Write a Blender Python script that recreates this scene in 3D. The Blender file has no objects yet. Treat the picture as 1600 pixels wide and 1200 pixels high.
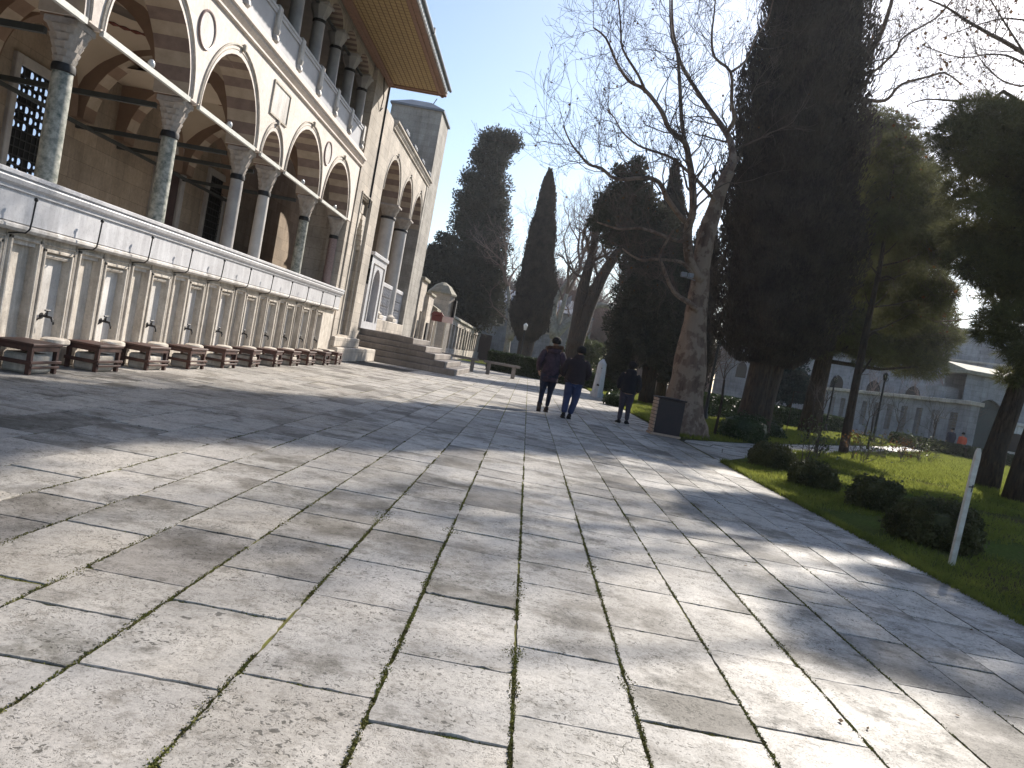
import bpy, bmesh, math, random
import numpy as np
from mathutils import Vector, Matrix, Euler
from mathutils import noise as mnoise
random.seed(7); rng = np.random.default_rng(7)
R = math.radians
scene = bpy.context.scene
col = scene.collection
PI = math.pi

# ------------------------------------------------------------------ camera
F, H, VPX, VPY, SL = 1250.0, 1.3, 826, 560, 0.185
_r = math.atan(SL); _c, _s = math.cos(_r), math.sin(_r)
def _un(x, y):
    dx, dy = x-800, y-600
    return dx*_c+dy*_s, -(-dx*_s+dy*_c)
_av, _uv = _un(VPX, VPY)
_p = -math.atan2(_uv, F); _yaw = math.atan2(_av, math.hypot(F, _uv))
def _rot(a, f, u):
    cp, sp = math.cos(_p), math.sin(_p); f, u = f*cp-u*sp, f*sp+u*cp
    cy, sy = math.cos(_yaw), math.sin(_yaw)
    return Vector((a*cy-f*sy, a*sy+f*cy, u))
def _ray(x, y):
    a, u = _un(x, y); return _rot(a, F, u)
def at(x, y, Y):            # a point at the true distance Y along the plaza
    v = _ray(x, y); k = Y/v.y
    return Vector((v.x*k, Y, H+v.z*k))
right = _rot(_c, 0, _s); up = _rot(-_s, 0, _c); back = -_rot(0, 1, 0)
camd = bpy.data.cameras.new('camera'); cam = bpy.data.objects.new('camera', camd); col.objects.link(cam)
M = Matrix((right.normalized(), up.normalized(), back.normalized())).transposed().to_4x4()
M.translation = Vector((0, 0, H)); cam.matrix_world = M
camd.sensor_width = 36; camd.lens = 36*F/1600; camd.clip_end = 3000; camd.clip_start = 0.05
scene.camera = cam

# ------------------------------------------------------------------ light
HAZE = 0.00024
SUN_AZ, SUN_EL = 31.2, 32.8     # azimuth to the right of +Y
w = bpy.data.worlds.new('World'); scene.world = w; w.use_nodes = True
nt = w.node_tree; sky = nt.nodes.new('ShaderNodeTexSky'); sky.sky_type = 'NISHITA'; sky.sun_disc = False
sky.sun_elevation = R(SUN_EL); sky.sun_rotation = R(SUN_AZ); sky.air_density = 1.0; sky.dust_density = 0.9; sky.ozone_density = 2.2
nt.links.new(sky.outputs[0], nt.nodes['Background'].inputs[0]); nt.nodes['Background'].inputs[1].default_value = 0.108
sd = bpy.data.lights.new('sun', 'SUN'); sd.energy = 5.0; sd.angle = R(0.5); sd.color = (1, 0.93, 0.83)
so = bpy.data.objects.new('sun', sd); col.objects.link(so)
sdir = Vector((math.sin(R(SUN_AZ))*math.cos(R(SUN_EL)), math.cos(R(SUN_AZ))*math.cos(R(SUN_EL)), math.sin(R(SUN_EL))))
so.rotation_euler = sdir.to_track_quat('Z', 'Y').to_euler(); so.location = (20, 30, 40)
scene.view_settings.view_transform = 'Standard'; scene.view_settings.look = 'None'
scene.view_settings.exposure = 0.72; scene.view_settings.gamma = 1.0

# ------------------------------------------------------------------ materials
def N(t, typ, **kw):
    n = t.nodes.new(typ)
    for k, v in kw.items():
        if k in ('operation', 'blend_type', 'data_type', 'feature', 'distance', 'attribute_name', 'noise_dimensions', 'musgrave_type', 'interpolation_type', 'offset', 'bands_direction', 'wave_type'): setattr(n, k, v)
        else: n.inputs[k].default_value = v
    return n
def ramp(t, fac, stops):
    n = t.nodes.new('ShaderNodeValToRGB'); e = n.color_ramp.elements
    while len(e) < len(stops): e.new(0.5)
    for i, (p, c) in enumerate(stops):
        e[i].position = p; e[i].color = (c if isinstance(c, tuple) else (c, c, c)) + ((1,) if not isinstance(c, tuple) or len(c) == 3 else ())
    t.links.new(fac, n.inputs[0]); return n
def mix(t, fac, a, b, bt='MIX'):
    n = t.nodes.new('ShaderNodeMix'); n.data_type = 'RGBA'; n.blend_type = bt
    for s, v in ((n.inputs[0], fac), (n.inputs[6], a), (n.inputs[7], b)):
        if hasattr(v, 'links'): t.links.new(v, s)
        elif isinstance(v, tuple): s.default_value = v+(1,)
        else: s.default_value = v
    return n.outputs[2]
def math_(t, op, a, b=0.0):
    n = t.nodes.new('ShaderNodeMath'); n.operation = op
    for s, v in ((n.inputs[0], a), (n.inputs[1], b)):
        if hasattr(v, 'links'): t.links.new(v, s)
        else: s.default_value = v
    return n.outputs[0]
def new_mat(name, rough=0.8):
    m = bpy.data.materials.new(name); m.use_nodes = True; t = m.node_tree
    b = t.nodes['Principled BSDF']; b.inputs['Roughness'].default_value = rough
    return m, t, b
def pos(t):
    g = t.nodes.new('ShaderNodeNewGeometry'); return g.outputs['Position']
def noise(t, vec, scale, detail=4.0, rough=0.55):
    n = N(t, 'ShaderNodeTexNoise', Scale=scale, Detail=detail, Roughness=rough); t.links.new(vec, n.inputs['Vector']); return n.outputs['Fac']
def bump(t, b, h, strength=0.4, dist=0.02):
    n = N(t, 'ShaderNodeBump', Strength=strength, Distance=dist); t.links.new(h, n.inputs['Height']); t.links.new(n.outputs[0], b.inputs['Normal'])
def simple(name, c1, c2=None, scale=3.0, rough=0.8, bs=0.3, bd=0.01, metal=0.0, fine=None):
    m, t, b = new_mat(name, rough); p = pos(t)
    if c2 is None: c2 = tuple(x*0.75 for x in c1)
    f = noise(t, p, scale, 6, 0.62); r = ramp(t, f, [(0.32, c2), (0.68, c1)])
    t.links.new(r.outputs[0], b.inputs['Base Color']); b.inputs['Metallic'].default_value = metal
    f2 = noise(t, p, fine or scale*9, 5, 0.6)
    bump(t, b, f2, bs, bd); return m
def stone(name, base, mort, bw=0.8, bh=0.34, stain=0.45, rough=0.85, var=0.12, msize=0.006, bs=0.5, soff=(0, 0, 0)):
    """ashlar laid in courses, mapped on world position so that walls along x or y both work"""
    m, t, b = new_mat(name, rough); p = pos(t)
    sp = t.nodes.new('ShaderNodeSeparateXYZ'); t.links.new(p, sp.inputs[0])
    xy = math_(t, 'ADD', sp.outputs[0], sp.outputs[1])
    wob = noise(t, p, 0.9, 2); xy = math_(t, 'ADD', xy, math_(t, 'MULTIPLY', wob, 0.02))
    cb = t.nodes.new('ShaderNodeCombineXYZ'); t.links.new(xy, cb.inputs[0]); t.links.new(sp.outputs[2], cb.inputs[1])
    br = t.nodes.new('ShaderNodeTexBrick'); t.links.new(cb.outputs[0], br.inputs['Vector'])
    br.inputs['Scale'].default_value = 1; br.inputs['Mortar Size'].default_value = msize; br.inputs['Mortar Smooth'].default_value = 0.3
    br.inputs['Brick Width'].default_value = bw; br.inputs['Row Height'].default_value = bh; br.inputs['Bias'].default_value = -0.1
    lo = tuple(x*(1-var) for x in base); hi = tuple(min(1, x*(1+var)) for x in base)
    br.inputs['Color1'].default_value = lo+(1,); br.inputs['Color2'].default_value = hi+(1,); br.inputs['Mortar'].default_value = mort+(1,)
    n1 = noise(t, p, 0.7, 6, 0.65); r1 = ramp(t, n1, [(0.35, 1-stain), (0.62, 1.0)])
    n2 = noise(t, p, 14, 6, 0.7); r2 = ramp(t, n2, [(0.3, 0.72), (0.6, 1.0)])
    # rain streaks: noise stretched downward
    mp = N(t, 'ShaderNodeMapping'); mp.inputs['Scale'].default_value = (3.2, 3.2, 0.25); t.links.new(p, mp.inputs[0])
    n3 = noise(t, mp.outputs[0], 1.4, 5, 0.6); r3 = ramp(t, n3, [(0.36, (0.66, 0.62, 0.56)), (0.56, (1, 1, 1))])
    c = mix(t, 1.0, br.outputs[0], r1.outputs[0], 'MULTIPLY'); c = mix(t, 0.8, c, r2.outputs[0], 'MULTIPLY'); c = mix(t, 0.7*min(1, stain*1.6), c, r3.outputs[0], 'MULTIPLY')
    t.links.new(c, b.inputs['Base Color'])
    h = math_(t, 'SUBTRACT', n2, math_(t, 'MULTIPLY', br.outputs['Fac'], 0.9)); bump(t, b, h, bs, 0.012)
    return m

MAT = {}
MAT['limestone'] = stone('limestone', (0.60, 0.53, 0.45), (0.33, 0.29, 0.25), 0.85, 0.36, 0.34)
MAT['facade'] = stone('facade_marble', (0.80, 0.71, 0.64), (0.66, 0.58, 0.51), 1.1, 0.5, 0.14, 0.7, 0.05, 0.003, 0.25)
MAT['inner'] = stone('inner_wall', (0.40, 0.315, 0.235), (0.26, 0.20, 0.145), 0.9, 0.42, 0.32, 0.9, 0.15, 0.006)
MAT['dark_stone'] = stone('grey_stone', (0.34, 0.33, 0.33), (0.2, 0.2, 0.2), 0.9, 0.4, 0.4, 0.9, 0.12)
MAT['far_stone'] = stone('far_stone', (0.36, 0.36, 0.38), (0.24, 0.24, 0.26), 0.9, 0.42, 0.35, 0.9, 0.1, 0.012)
MAT['step_stone'] = stone('step_stone', (0.30, 0.26, 0.23), (0.17, 0.145, 0.13), 1.9, 0.25, 0.4, 0.7, 0.1)
MAT['tower_stone'] = stone('tower_stone', (0.40, 0.37, 0.33), (0.26, 0.24, 0.22), 0.7, 0.33, 0.35, 0.9, 0.12)
MAT['marble'] = simple('marble', (0.66, 0.655, 0.67), (0.50, 0.49, 0.51), 1.4, 0.42, 0.12, 0.004)
MAT['parapet_marble_shaded'] = simple('parapet_marble_shaded', (0.46, 0.46, 0.48), (0.34, 0.34, 0.36), 1.4, 0.5, 0.12, 0.004)  # white marble greyed: the eave's shade is put into the colour
MAT['niche_marble'] = simple('niche_marble', (0.74, 0.71, 0.68), (0.52, 0.49, 0.46), 1.8, 0.55, 0.2, 0.004)
MAT['worn_stone'] = simple('worn_stone', (0.58, 0.52, 0.45), (0.40, 0.34, 0.28), 4.5, 0.88, 0.7, 0.012, fine=28)
def stained(name, c1, c2, streak, rough=.85, scale=4.5, amt=.75, bs=.7):
    m, t, b = new_mat(name, rough); p = pos(t)
    a = ramp(t, noise(t, p, scale, 7, 0.7), [(0.32, c2), (0.64, c1)])
    mp = N(t, 'ShaderNodeMapping'); mp.inputs['Scale'].default_value = (5, 5, .45); t.links.new(p, mp.inputs[0])
    k = ramp(t, noise(t, mp.outputs[0], 1.5, 6, 0.65), [(0.44, 1.0), (0.60, 0.0)])
    k2 = ramp(t, noise(t, p, .8, 5, 0.6), [(0.40, 1.0), (0.60, 0.35)])
    c = mix(t, math_(t, 'MULTIPLY', math_(t, 'MULTIPLY', k.outputs[0], k2.outputs[0]), amt), a.outputs[0], streak)
    sp = t.nodes.new('ShaderNodeSeparateXYZ'); t.links.new(p, sp.inputs[0])
    n = noise(t, p, 26, 6, .75); r3 = ramp(t, n, [(.3, .6), (.5, 1.0)]); c = mix(t, .7, c, r3.outputs[0], 'MULTIPLY')
    t.links.new(c, b.inputs['Base Color']); bump(t, b, n, bs, .012); return m
MAT['worn_stone'] = stained('worn_stone', (0.70, 0.64, 0.56), (0.50, 0.44, 0.37), (0.22, 0.185, 0.145), amt=.6)
MAT['marble'] = stained('marble', (0.66, 0.655, 0.67), (0.57, 0.56, 0.57), (0.36, 0.35, 0.36), .42, 2.0, .55, .15)
MAT['niche_marble'] = stained('niche_marble', (0.74, 0.71, 0.68), (0.55, 0.52, 0.48), (0.27, 0.23, 0.19), .55, 2.0, .6, .2)
MAT['capital'] = simple('capital_stone', (0.46, 0.41, 0.37), (0.28, 0.25, 0.22), 6, 0.8, 0.6, 0.02, fine=22)
MAT['vsd'] = simple('voussoir_brown', (0.245, 0.175, 0.145), (0.17, 0.12, 0.10), 5, 0.85, 0.3)
MAT['vsl'] = simple('voussoir_cream', (0.44, 0.35, 0.27), (0.34, 0.27, 0.20), 5, 0.85, 0.3)
MAT['plaster'] = simple('vault_plaster', (0.54, 0.44, 0.335), (0.46, 0.37, 0.275), 0.8, 0.9, 0.1)
MAT['rib'] = simple('painted_rib', (0.27, 0.18, 0.125), (0.20, 0.13, 0.09), 2, 0.9, 0.1)
MAT['ornament'] = simple('red_ornament', (0.20, 0.05, 0.03), (0.10, 0.04, 0.03), 30, 0.9, 0.1)
MAT['iron'] = simple('iron', (0.035, 0.033, 0.034), (0.02, 0.02, 0.02), 12, 0.55, 0.3, 0.002, 0.4)
MAT['tie_green'] = simple('tie_beam_iron', (0.05, 0.055, 0.05), (0.03, 0.032, 0.03), 6, 0.6, 0.3)
MAT['tie_white'] = simple('tie_beam_white', (0.62, 0.62, 0.58), (0.5, 0.5, 0.46), 6, 0.6, 0.3)
MAT['lead'] = simple('lead_sheet', (0.20, 0.21, 0.23), (0.13, 0.14, 0.16), 2, 0.5, 0.3, 0.01, 0.2)
MAT['lead_old'] = simple('mossy_coping', (0.34, 0.31, 0.24), (0.20, 0.18, 0.13), 3, 0.85, 0.5)
MAT['wood_dark'] = simple('stool_wood', (0.095, 0.038, 0.027), (0.038, 0.018, 0.014), 7, 0.55, 0.3, 0.004)
MAT['soffit_wood'] = simple('soffit_frame', (0.27, 0.155, 0.10), (0.19, 0.105, 0.07), 9, 0.75, 0.5, 0.01)
MAT['dark'] = simple('dark_void', (0.012, 0.011, 0.012), (0.008, 0.008, 0.008), 2, 0.9, 0.0)
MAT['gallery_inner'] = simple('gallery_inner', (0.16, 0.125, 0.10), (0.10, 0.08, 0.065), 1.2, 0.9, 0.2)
MAT['green_col'] = simple('green_breccia', (0.52, 0.50, 0.43), (0.10, 0.12, 0.10), 11, 0.5, 0.2, 0.003)
MAT['pink_col'] = simple('pink_granite', (0.33, 0.24, 0.22), (0.22, 0.15, 0.14), 22, 0.45, 0.1, 0.002)
MAT['white_col'] = simple('white_marble_shaft', (0.60, 0.57, 0.53), (0.45, 0.42, 0.39), 2.5, 0.5, 0.1, 0.002)
MAT['grey_col'] = simple('grey_marble_shaft', (0.44, 0.41, 0.38), (0.28, 0.26, 0.25), 2.5, 0.5, 0.1, 0.002)
MAT['paint_post'] = simple('peeling_white_paint', (0.74, 0.70, 0.62), (0.52, 0.46, 0.38), 12, 0.7, 0.3)
MAT['bin_wood'] = simple('bin_panel', (0.028, 0.014, 0.015), (0.016, 0.010, 0.011), 8, 0.6, 0.2)
MAT['bin_slats'] = simple('bin_slats', (0.50, 0.36, 0.27), (0.34, 0.23, 0.17), 9, 0.7, 0.2)
MAT['bark'] = simple('bark', (0.10, 0.075, 0.058), (0.045, 0.033, 0.027), 9, 0.95, 1.0, 0.03)
def bark_mat(name, c1, c2, c3, patch=2.6, ridge=7.0, bs=0.9, bd=0.04):
    m, t, b = new_mat(name, 0.92); b.inputs['Specular IOR Level'].default_value = 0.2; p = pos(t)
    mp = N(t, 'ShaderNodeMapping'); mp.inputs['Scale'].default_value = (ridge, ridge, ridge*.16); t.links.new(p, mp.inputs[0])
    f = noise(t, mp.outputs[0], 1.6, 7, 0.7); f2 = noise(t, p, patch, 5, 0.6)
    a = ramp(t, f, [(0.35, c2), (0.62, c1)]); k = ramp(t, f2, [(0.47, 0.0), (0.53, 1.0)])
    c = mix(t, math_(t, 'MULTIPLY', k.outputs[0], 0.55), a.outputs[0], c3); t.links.new(c, b.inputs['Base Color'])
    bump(t, b, math_(t, 'ADD', f, math_(t, 'MULTIPLY', noise(t, p, 30, 4), 0.3)), bs, bd); return m
MAT['bark'] = bark_mat('bark', (0.095, 0.068, 0.052), (0.022, 0.016, 0.014), (0.06, 0.05, 0.045), 3, 9)
MAT['plane_bark'] = bark_mat('plane_bark', (0.20, 0.135, 0.10), (0.09, 0.058, 0.045), (0.32, 0.24, 0.18), 3.2, 3.0, 0.7, 0.03)
MAT['plane_bark_old'] = simple('plane_bark', (0.175, 0.115, 0.085), (0.075, 0.048, 0.038), 2.8, 0.85, 0.6, 0.02, fine=14)
MAT['pale_bark'] = simple('pale_plane_bark', (0.40, 0.36, 0.30), (0.20, 0.17, 0.14), 3.5, 0.85, 0.5, 0.01)
MAT['soil'] = simple('soil', (0.075, 0.055, 0.04), (0.035, 0.03, 0.022), 5, 0.95, 0.8, 0.03)
MAT['sign_red'] = simple('red_awning', (0.17, 0.035, 0.03), (0.12, 0.03, 0.028), 5, 0.7, 0.1)
MAT['sign_pink'] = simple('pale_board', (0.70, 0.55, 0.52), (0.62, 0.46, 0.44), 5, 0.7, 0.1)
MAT['glass_lamp'] = simple('lamp_glass', (0.75, 0.76, 0.74), (0.65, 0.66, 0.66), 5, 0.2, 0.0)
MAT['door_wood'] = simple('door_wood', (0.07, 0.035, 0.03), (0.04, 0.022, 0.02), 5, 0.6, 0.2)
MAT['gate_green'] = simple('gate_green', (0.03, 0.055, 0.055), (0.02, 0.035, 0.038), 5, 0.6, 0.2)

def leafmat(name, c1, c2, rough=0.6, trans=0.25, scale=1.2):
    m, t, b = new_mat(name, rough); p = pos(t)
    f = noise(t, p, scale, 4, 0.6); f2 = noise(t, p, scale*14, 2)
    ff = math_(t, 'ADD', math_(t, 'MULTIPLY', f, 0.7), math_(t, 'MULTIPLY', f2, 0.3))
    r = ramp(t, ff, [(0.35, c2), (0.65, c1)]); t.links.new(r.outputs[0], b.inputs['Base Color'])
    b.inputs['Specular IOR Level'].default_value = 0.12
    tr = t.nodes.new('ShaderNodeBsdfTranslucent'); t.links.new(r.outputs[0], tr.inputs[0])
    mx = t.nodes.new('ShaderNodeMixShader'); mx.inputs[0].default_value = trans
    t.links.new(b.outputs[0], mx.inputs[1]); t.links.new(tr.outputs[0], mx.inputs[2]); t.links.new(mx.outputs[0], t.nodes['Material Output'].inputs[0])
    return m
MAT['cypress'] = leafmat('cypress_foliage', (0.095, 0.078, 0.062), (0.036, 0.031, 0.030), 0.9, 0.15)
MAT['conifer'] = leafmat('conifer_foliage', (0.088, 0.084, 0.060), (0.036, 0.038, 0.032), 0.9, 0.18)
MAT['pine'] = leafmat('pine_needles', (0.17, 0.17, 0.065), (0.055, 0.058, 0.036), 0.7, 0.42, 0.5)
MAT['olive'] = leafmat('olive_foliage', (0.055, 0.075, 0.075), (0.03, 0.042, 0.045), 0.7, 0.2)
MAT['bush'] = leafmat('clipped_bush_leaves', (0.13, 0.125, 0.05), (0.05, 0.05, 0.025), 0.5, 0.25, 3)
MAT['hedge'] = leafmat('hedge_leaves', (0.060, 0.085, 0.035), (0.022, 0.034, 0.018), 0.35, 0.25, 2)
MAT['laurel'] = leafmat('laurel_leaves', (0.13, 0.15, 0.07), (0.05, 0.06, 0.03), 0.4, 0.3, 2)
MAT['grass_blade'] = leafmat('grass_blades', (0.23, 0.245, 0.05), (0.11, 0.135, 0.032), 0.6, 0.6, 1.3)
MAT['dry_leaf'] = leafmat('dry_leaves', (0.16, 0.08, 0.03), (0.07, 0.04, 0.02), 0.7, 0.4, 5)
MAT['moss'] = leafmat('joint_moss', (0.21, 0.215, 0.055), (0.095, 0.080, 0.038), 0.9, 0.1, 8)
MAT['twig'] = simple('twig_bark', (0.14, 0.105, 0.085), (0.06, 0.045, 0.038), 3, 0.9, 0.2)
MAT['far_twig'] = simple('far_bare_wood', (0.24, 0.165, 0.14), (0.15, 0.105, 0.09), 0.5, 0.95, 0.2)

def grass_ground():
    m, t, b = new_mat('grass_ground', 1.0); b.inputs['Specular IOR Level'].default_value = 0.0; p = pos(t)
    f = noise(t, p, 0.45, 6, 0.6); f2 = noise(t, p, 22, 4, 0.7)
    r = ramp(t, f, [(0.34, (0.12, 0.09, 0.055)), (0.46, (0.12, 0.13, 0.045)), (0.66, (0.12, 0.16, 0.04))])
    r2 = ramp(t, f2, [(0.25, 0.45), (0.7, 1.1)])
    c = mix(t, 1.0, r.outputs[0], r2.outputs[0], 'MULTIPLY'); t.links.new(c, b.inputs['Base Color']); bump(t, b, f2, 1.0, 0.05); return m
MAT['grass'] = grass_ground()

def paving_mat(name='paving_limestone', tint=(1, 1, 1)):
    m, t, b = new_mat(name, 0.6); b.inputs['Specular IOR Level'].default_value = 0.35; p = pos(t)
    at_ = N(t, 'ShaderNodeAttribute'); at_.attribute_name = 'srand'; sr = at_.outputs['Fac']
    # move the texture by slab so neighbouring slabs do not continue one another
    cmb = t.nodes.new('ShaderNodeCombineXYZ'); t.links.new(math_(t, 'MULTIPLY', sr, 47.0), cmb.inputs[2]); 
    va = t.nodes.new('ShaderNodeVectorMath'); va.operation = 'ADD'; t.links.new(p, va.inputs[0]); t.links.new(cmb.outputs[0], va.inputs[1]); q = va.outputs[0]
    base = ramp(t, sr, [(0.0, (0.25, 0.23, 0.205)), (0.12, (0.33, 0.305, 0.28)), (0.3, (0.42, 0.395, 0.36)), (0.62, (0.475, 0.445, 0.41)), (1.0, (0.53, 0.49, 0.435))])
    n1 = noise(t, q, 1.3, 7, 0.62); r1 = ramp(t, n1, [(0.36, (0.42, 0.40, 0.37)), (0.48, (0.92, 0.91, 0.90)), (0.7, (1.04, 1.02, 1.0))])
    n2 = noise(t, q, 4.2, 8, 0.72)
    dirtmask = ramp(t, math_(t, 'ADD', math_(t, 'MULTIPLY', n2, 0.6), math_(t, 'MULTIPLY', noise(t, q, 0.55, 3), 0.5)), [(0.40, 1.0), (0.50, 0.0)])
    c = mix(t, 1.0, base.outputs[0], r1.outputs[0], 'MULTIPLY')
    c = mix(t, math_(t, 'MULTIPLY', dirtmask.outputs[0], 0.72), c, (0.13, 0.12, 0.095))
    n7 = noise(t, q, 2.3, 9, 0.78); w7 = ramp(t, math_(t, 'ADD', math_(t, 'MULTIPLY', n7, 0.7), math_(t, 'MULTIPLY', noise(t, q, 0.9, 2), 0.4)), [(0.425, 1.0), (0.465, 0.0)])
    c = mix(t, math_(t, 'MULTIPLY', w7.outputs[0], 0.62), c, (0.15, 0.135, 0.11))
    # fine grain
    n3 = noise(t, q, 70, 5, 0.75); r3 = ramp(t, n3, [(0.28, 0.55), (0.5, 0.97), (0.75, 1.06)]); c = mix(t, 0.85, c, r3.outputs[0], 'MULTIPLY')
    n3b = noise(t, q, 18, 6, 0.7); r3b = ramp(t, n3b, [(0.3, 0.78), (0.6, 1.03)]); c = mix(t, 0.8, c, r3b.outputs[0], 'MULTIPLY')
    # travertine holes and lichen spots: round cells of random size, present only here and there
    wv = t.nodes.new('ShaderNodeVectorMath'); wv.operation = 'ADD'
    nn = N(t, 'ShaderNodeTexNoise', Scale=24.0, Detail=6.0); t.links.new(q, nn.inputs['Vector'])
    sc = t.nodes.new('ShaderNodeVectorMath'); sc.operation = 'SCALE'; sc.inputs['Scale'].default_value = 0.09; t.links.new(nn.outputs['Color'], sc.inputs[0])
    t.links.new(q, wv.inputs[0]); t.links.new(sc.outputs[0], wv.inputs[1])
    pits = None
    for s_, big, dens, dark in ((7.0, 0.22, 0.55, 0.55), (21.0, 0.42, 0.52, 0.9), (55.0, 0.62, 0.46, 0.95), (130.0, 0.75, 0.42, 0.7)):
        v = N(t, 'ShaderNodeTexVoronoi', Scale=s_); t.links.new(wv.outputs[0], v.inputs['Vector'])
        cs = t.nodes.new('ShaderNodeSeparateColor'); t.links.new(v.outputs['Color'], cs.inputs[0])
        size = math_(t, 'MULTIPLY', math_(t, 'POWER', cs.outputs[0], 3.2), big)
        rr = ramp(t, math_(t, 'ADD', math_(t, 'MULTIPLY', math_(t, 'SUBTRACT', size, v.outputs['Distance']), 4.0), 0.5), [(0.38, 0.0), (0.85, 1.0)])
        rd = ramp(t, noise(t, q, 1.6+s_*0.03, 4, 0.65), [(dens-0.03, 0.0), (dens+0.10, dark)])
        pm = math_(t, 'MULTIPLY', rr.outputs[0], rd.outputs[0]); pits = pm if pits is None else math_(t, 'MAXIMUM', pits, pm)
    c = mix(t, math_(t, 'MULTIPLY', pits, 0.86), c, (0.045, 0.04, 0.03))
    # hairline cracks
    v = N(t, 'ShaderNodeTexVoronoi', Scale=1.1); v.feature = 'DISTANCE_TO_EDGE'
    n5 = N(t, 'ShaderNodeTexNoise', Scale=5.0, Detail=6.0); t.links.new(q, n5.inputs['Vector'])
    s5 = t.nodes.new('ShaderNodeVectorMath'); s5.operation = 'SCALE'; s5.inputs['Scale'].default_value = 0.35; t.links.new(n5.outputs['Color'], s5.inputs[0])
    a5 = t.nodes.new('ShaderNodeVectorMath'); a5.operation = 'ADD'; t.links.new(q, a5.inputs[0]); t.links.new(s5.outputs[0], a5.inputs[1]); t.links.new(a5.outputs[0], v.inputs['Vector'])
    rc = ramp(t, v.outputs['Distance'], [(0.0, 1.0), (0.005, 0.0)]); rm = ramp(t, noise(t, q, 0.7, 2), [(0.60, 0.0), (0.64, 1.0)])
    crack = math_(t, 'MULTIPLY', rc.outputs[0], rm.outputs[0]); c = mix(t, math_(t, 'MULTIPLY', crack, 0.7), c, (0.07, 0.065, 0.04))
    g1 = ramp(t, noise(t, p, 0.42, 6, 0.6), [(0.36, (0.62, 0.60, 0.57)), (0.54, (1.0, 1.0, 1.0))]); c = mix(t, 0.85, c, g1.outputs[0], 'MULTIPLY')
    g2 = ramp(t, noise(t, p, 7.0, 10, 0.82), [(0.38, (0.50, 0.48, 0.44)), (0.50, (1.0, 1.0, 1.0))]); c = mix(t, 0.75, c, g2.outputs[0], 'MULTIPLY')
    c = mix(t, 1.0, c, (1.10, 1.115, 1.135), 'MULTIPLY')
    c = mix(t, 1.0, c, tint, 'MULTIPLY')
    t.links.new(c, b.inputs['Base Color'])
    ro = ramp(t, n1, [(0.3, 0.74), (0.7, 0.50)]); t.links.new(math_(t, 'ADD', ro.outputs[0], math_(t, 'MULTIPLY', dirtmask.outputs[0], 0.2)), b.inputs['Roughness'])
    h = math_(t, 'SUBTRACT', math_(t, 'ADD', math_(t, 'MULTIPLY', n3, 0.22), math_(t, 'MULTIPLY', n3b, 0.7)), math_(t, 'ADD', math_(t, 'MULTIPLY', pits, 0.35), math_(t, 'MULTIPLY', crack, 0.3)))
    bump(t, b, h, 0.55, 0.010)
    return m
MAT['paving'] = paving_mat()

def soffit_mat():
    m, t, b = new_mat('soffit_boards', 0.8); p = pos(t)
    br = t.nodes.new('ShaderNodeTexBrick'); t.links.new(p, br.inputs['Vector'])
    br.offset = 0.0
    for k, v in (('Scale', 1), ('Mortar Size', 0.013), ('Brick Width', 0.16), ('Row Height', 0.20)): br.inputs[k].default_value = v
    br.inputs['Color1'].default_value = (0.36, 0.255, 0.11, 1); br.inputs['Color2'].default_value = (0.31, 0.22, 0.095, 1); br.inputs['Mortar'].default_value = (0.13, 0.07, 0.03, 1)
    t.links.new(br.outputs[0], b.inputs['Base Color']); bump(t, b, br.outputs['Fac'], 0.8, 0.02); return m
MAT['soffit'] = soffit_mat()

def emis_mat(name, c, e):
    m, t, b = new_mat(name, 0.3); b.inputs['Base Color'].default_value = c+(1,); b.inputs['Emission Color'].default_value = c+(1,); b.inputs['Emission Strength'].default_value = e; return m
MAT['daylight_glow_glass'] = emis_mat('daylight_glow_glass', (0.45, 0.60, 0.85), 0.55)  # discs glow to stand in for daylight coming through the window
for nm, a, b_ in (('skin', (0.42, 0.26, 0.19), (0.36, 0.22, 0.16)), ('hair', (0.012, 0.009, 0.008), (0.008, 0.006, 0.006)), ('fur', (0.20, 0.10, 0.055), (0.07, 0.035, 0.025)),
                  ('camo', (0.085, 0.050, 0.070), (0.016, 0.012, 0.020)), ('jacket2', (0.030, 0.018, 0.020), (0.018, 0.012, 0.015)), ('black_cloth', (0.014, 0.012, 0.016), (0.009, 0.008, 0.011)),
                  ('denim_dark', (0.022, 0.028, 0.055), (0.013, 0.016, 0.034)), ('denim', (0.045, 0.060, 0.14), (0.028, 0.038, 0.09)), ('grey_trouser', (0.065, 0.055, 0.075), (0.045, 0.038, 0.052)),
                  ('shoe_brown', (0.06, 0.035, 0.025), (0.03, 0.02, 0.018)), ('shoe_black', (0.015, 0.013, 0.013), (0.01, 0.01, 0.01)), ('sole', (0.6, 0.58, 0.56), (0.45, 0.43, 0.42)), ('orange', (0.75, 0.10, 0.03), (0.6, 0.08, 0.03)), ('navy', (0.02, 0.022, 0.05), (0.015, 0.016, 0.035))):
    MAT[nm] = simple('cloth_'+nm, a, b_, 9 if nm == 'camo' else 6, 0.9, 0.9, 0.03, fine=16)

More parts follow.
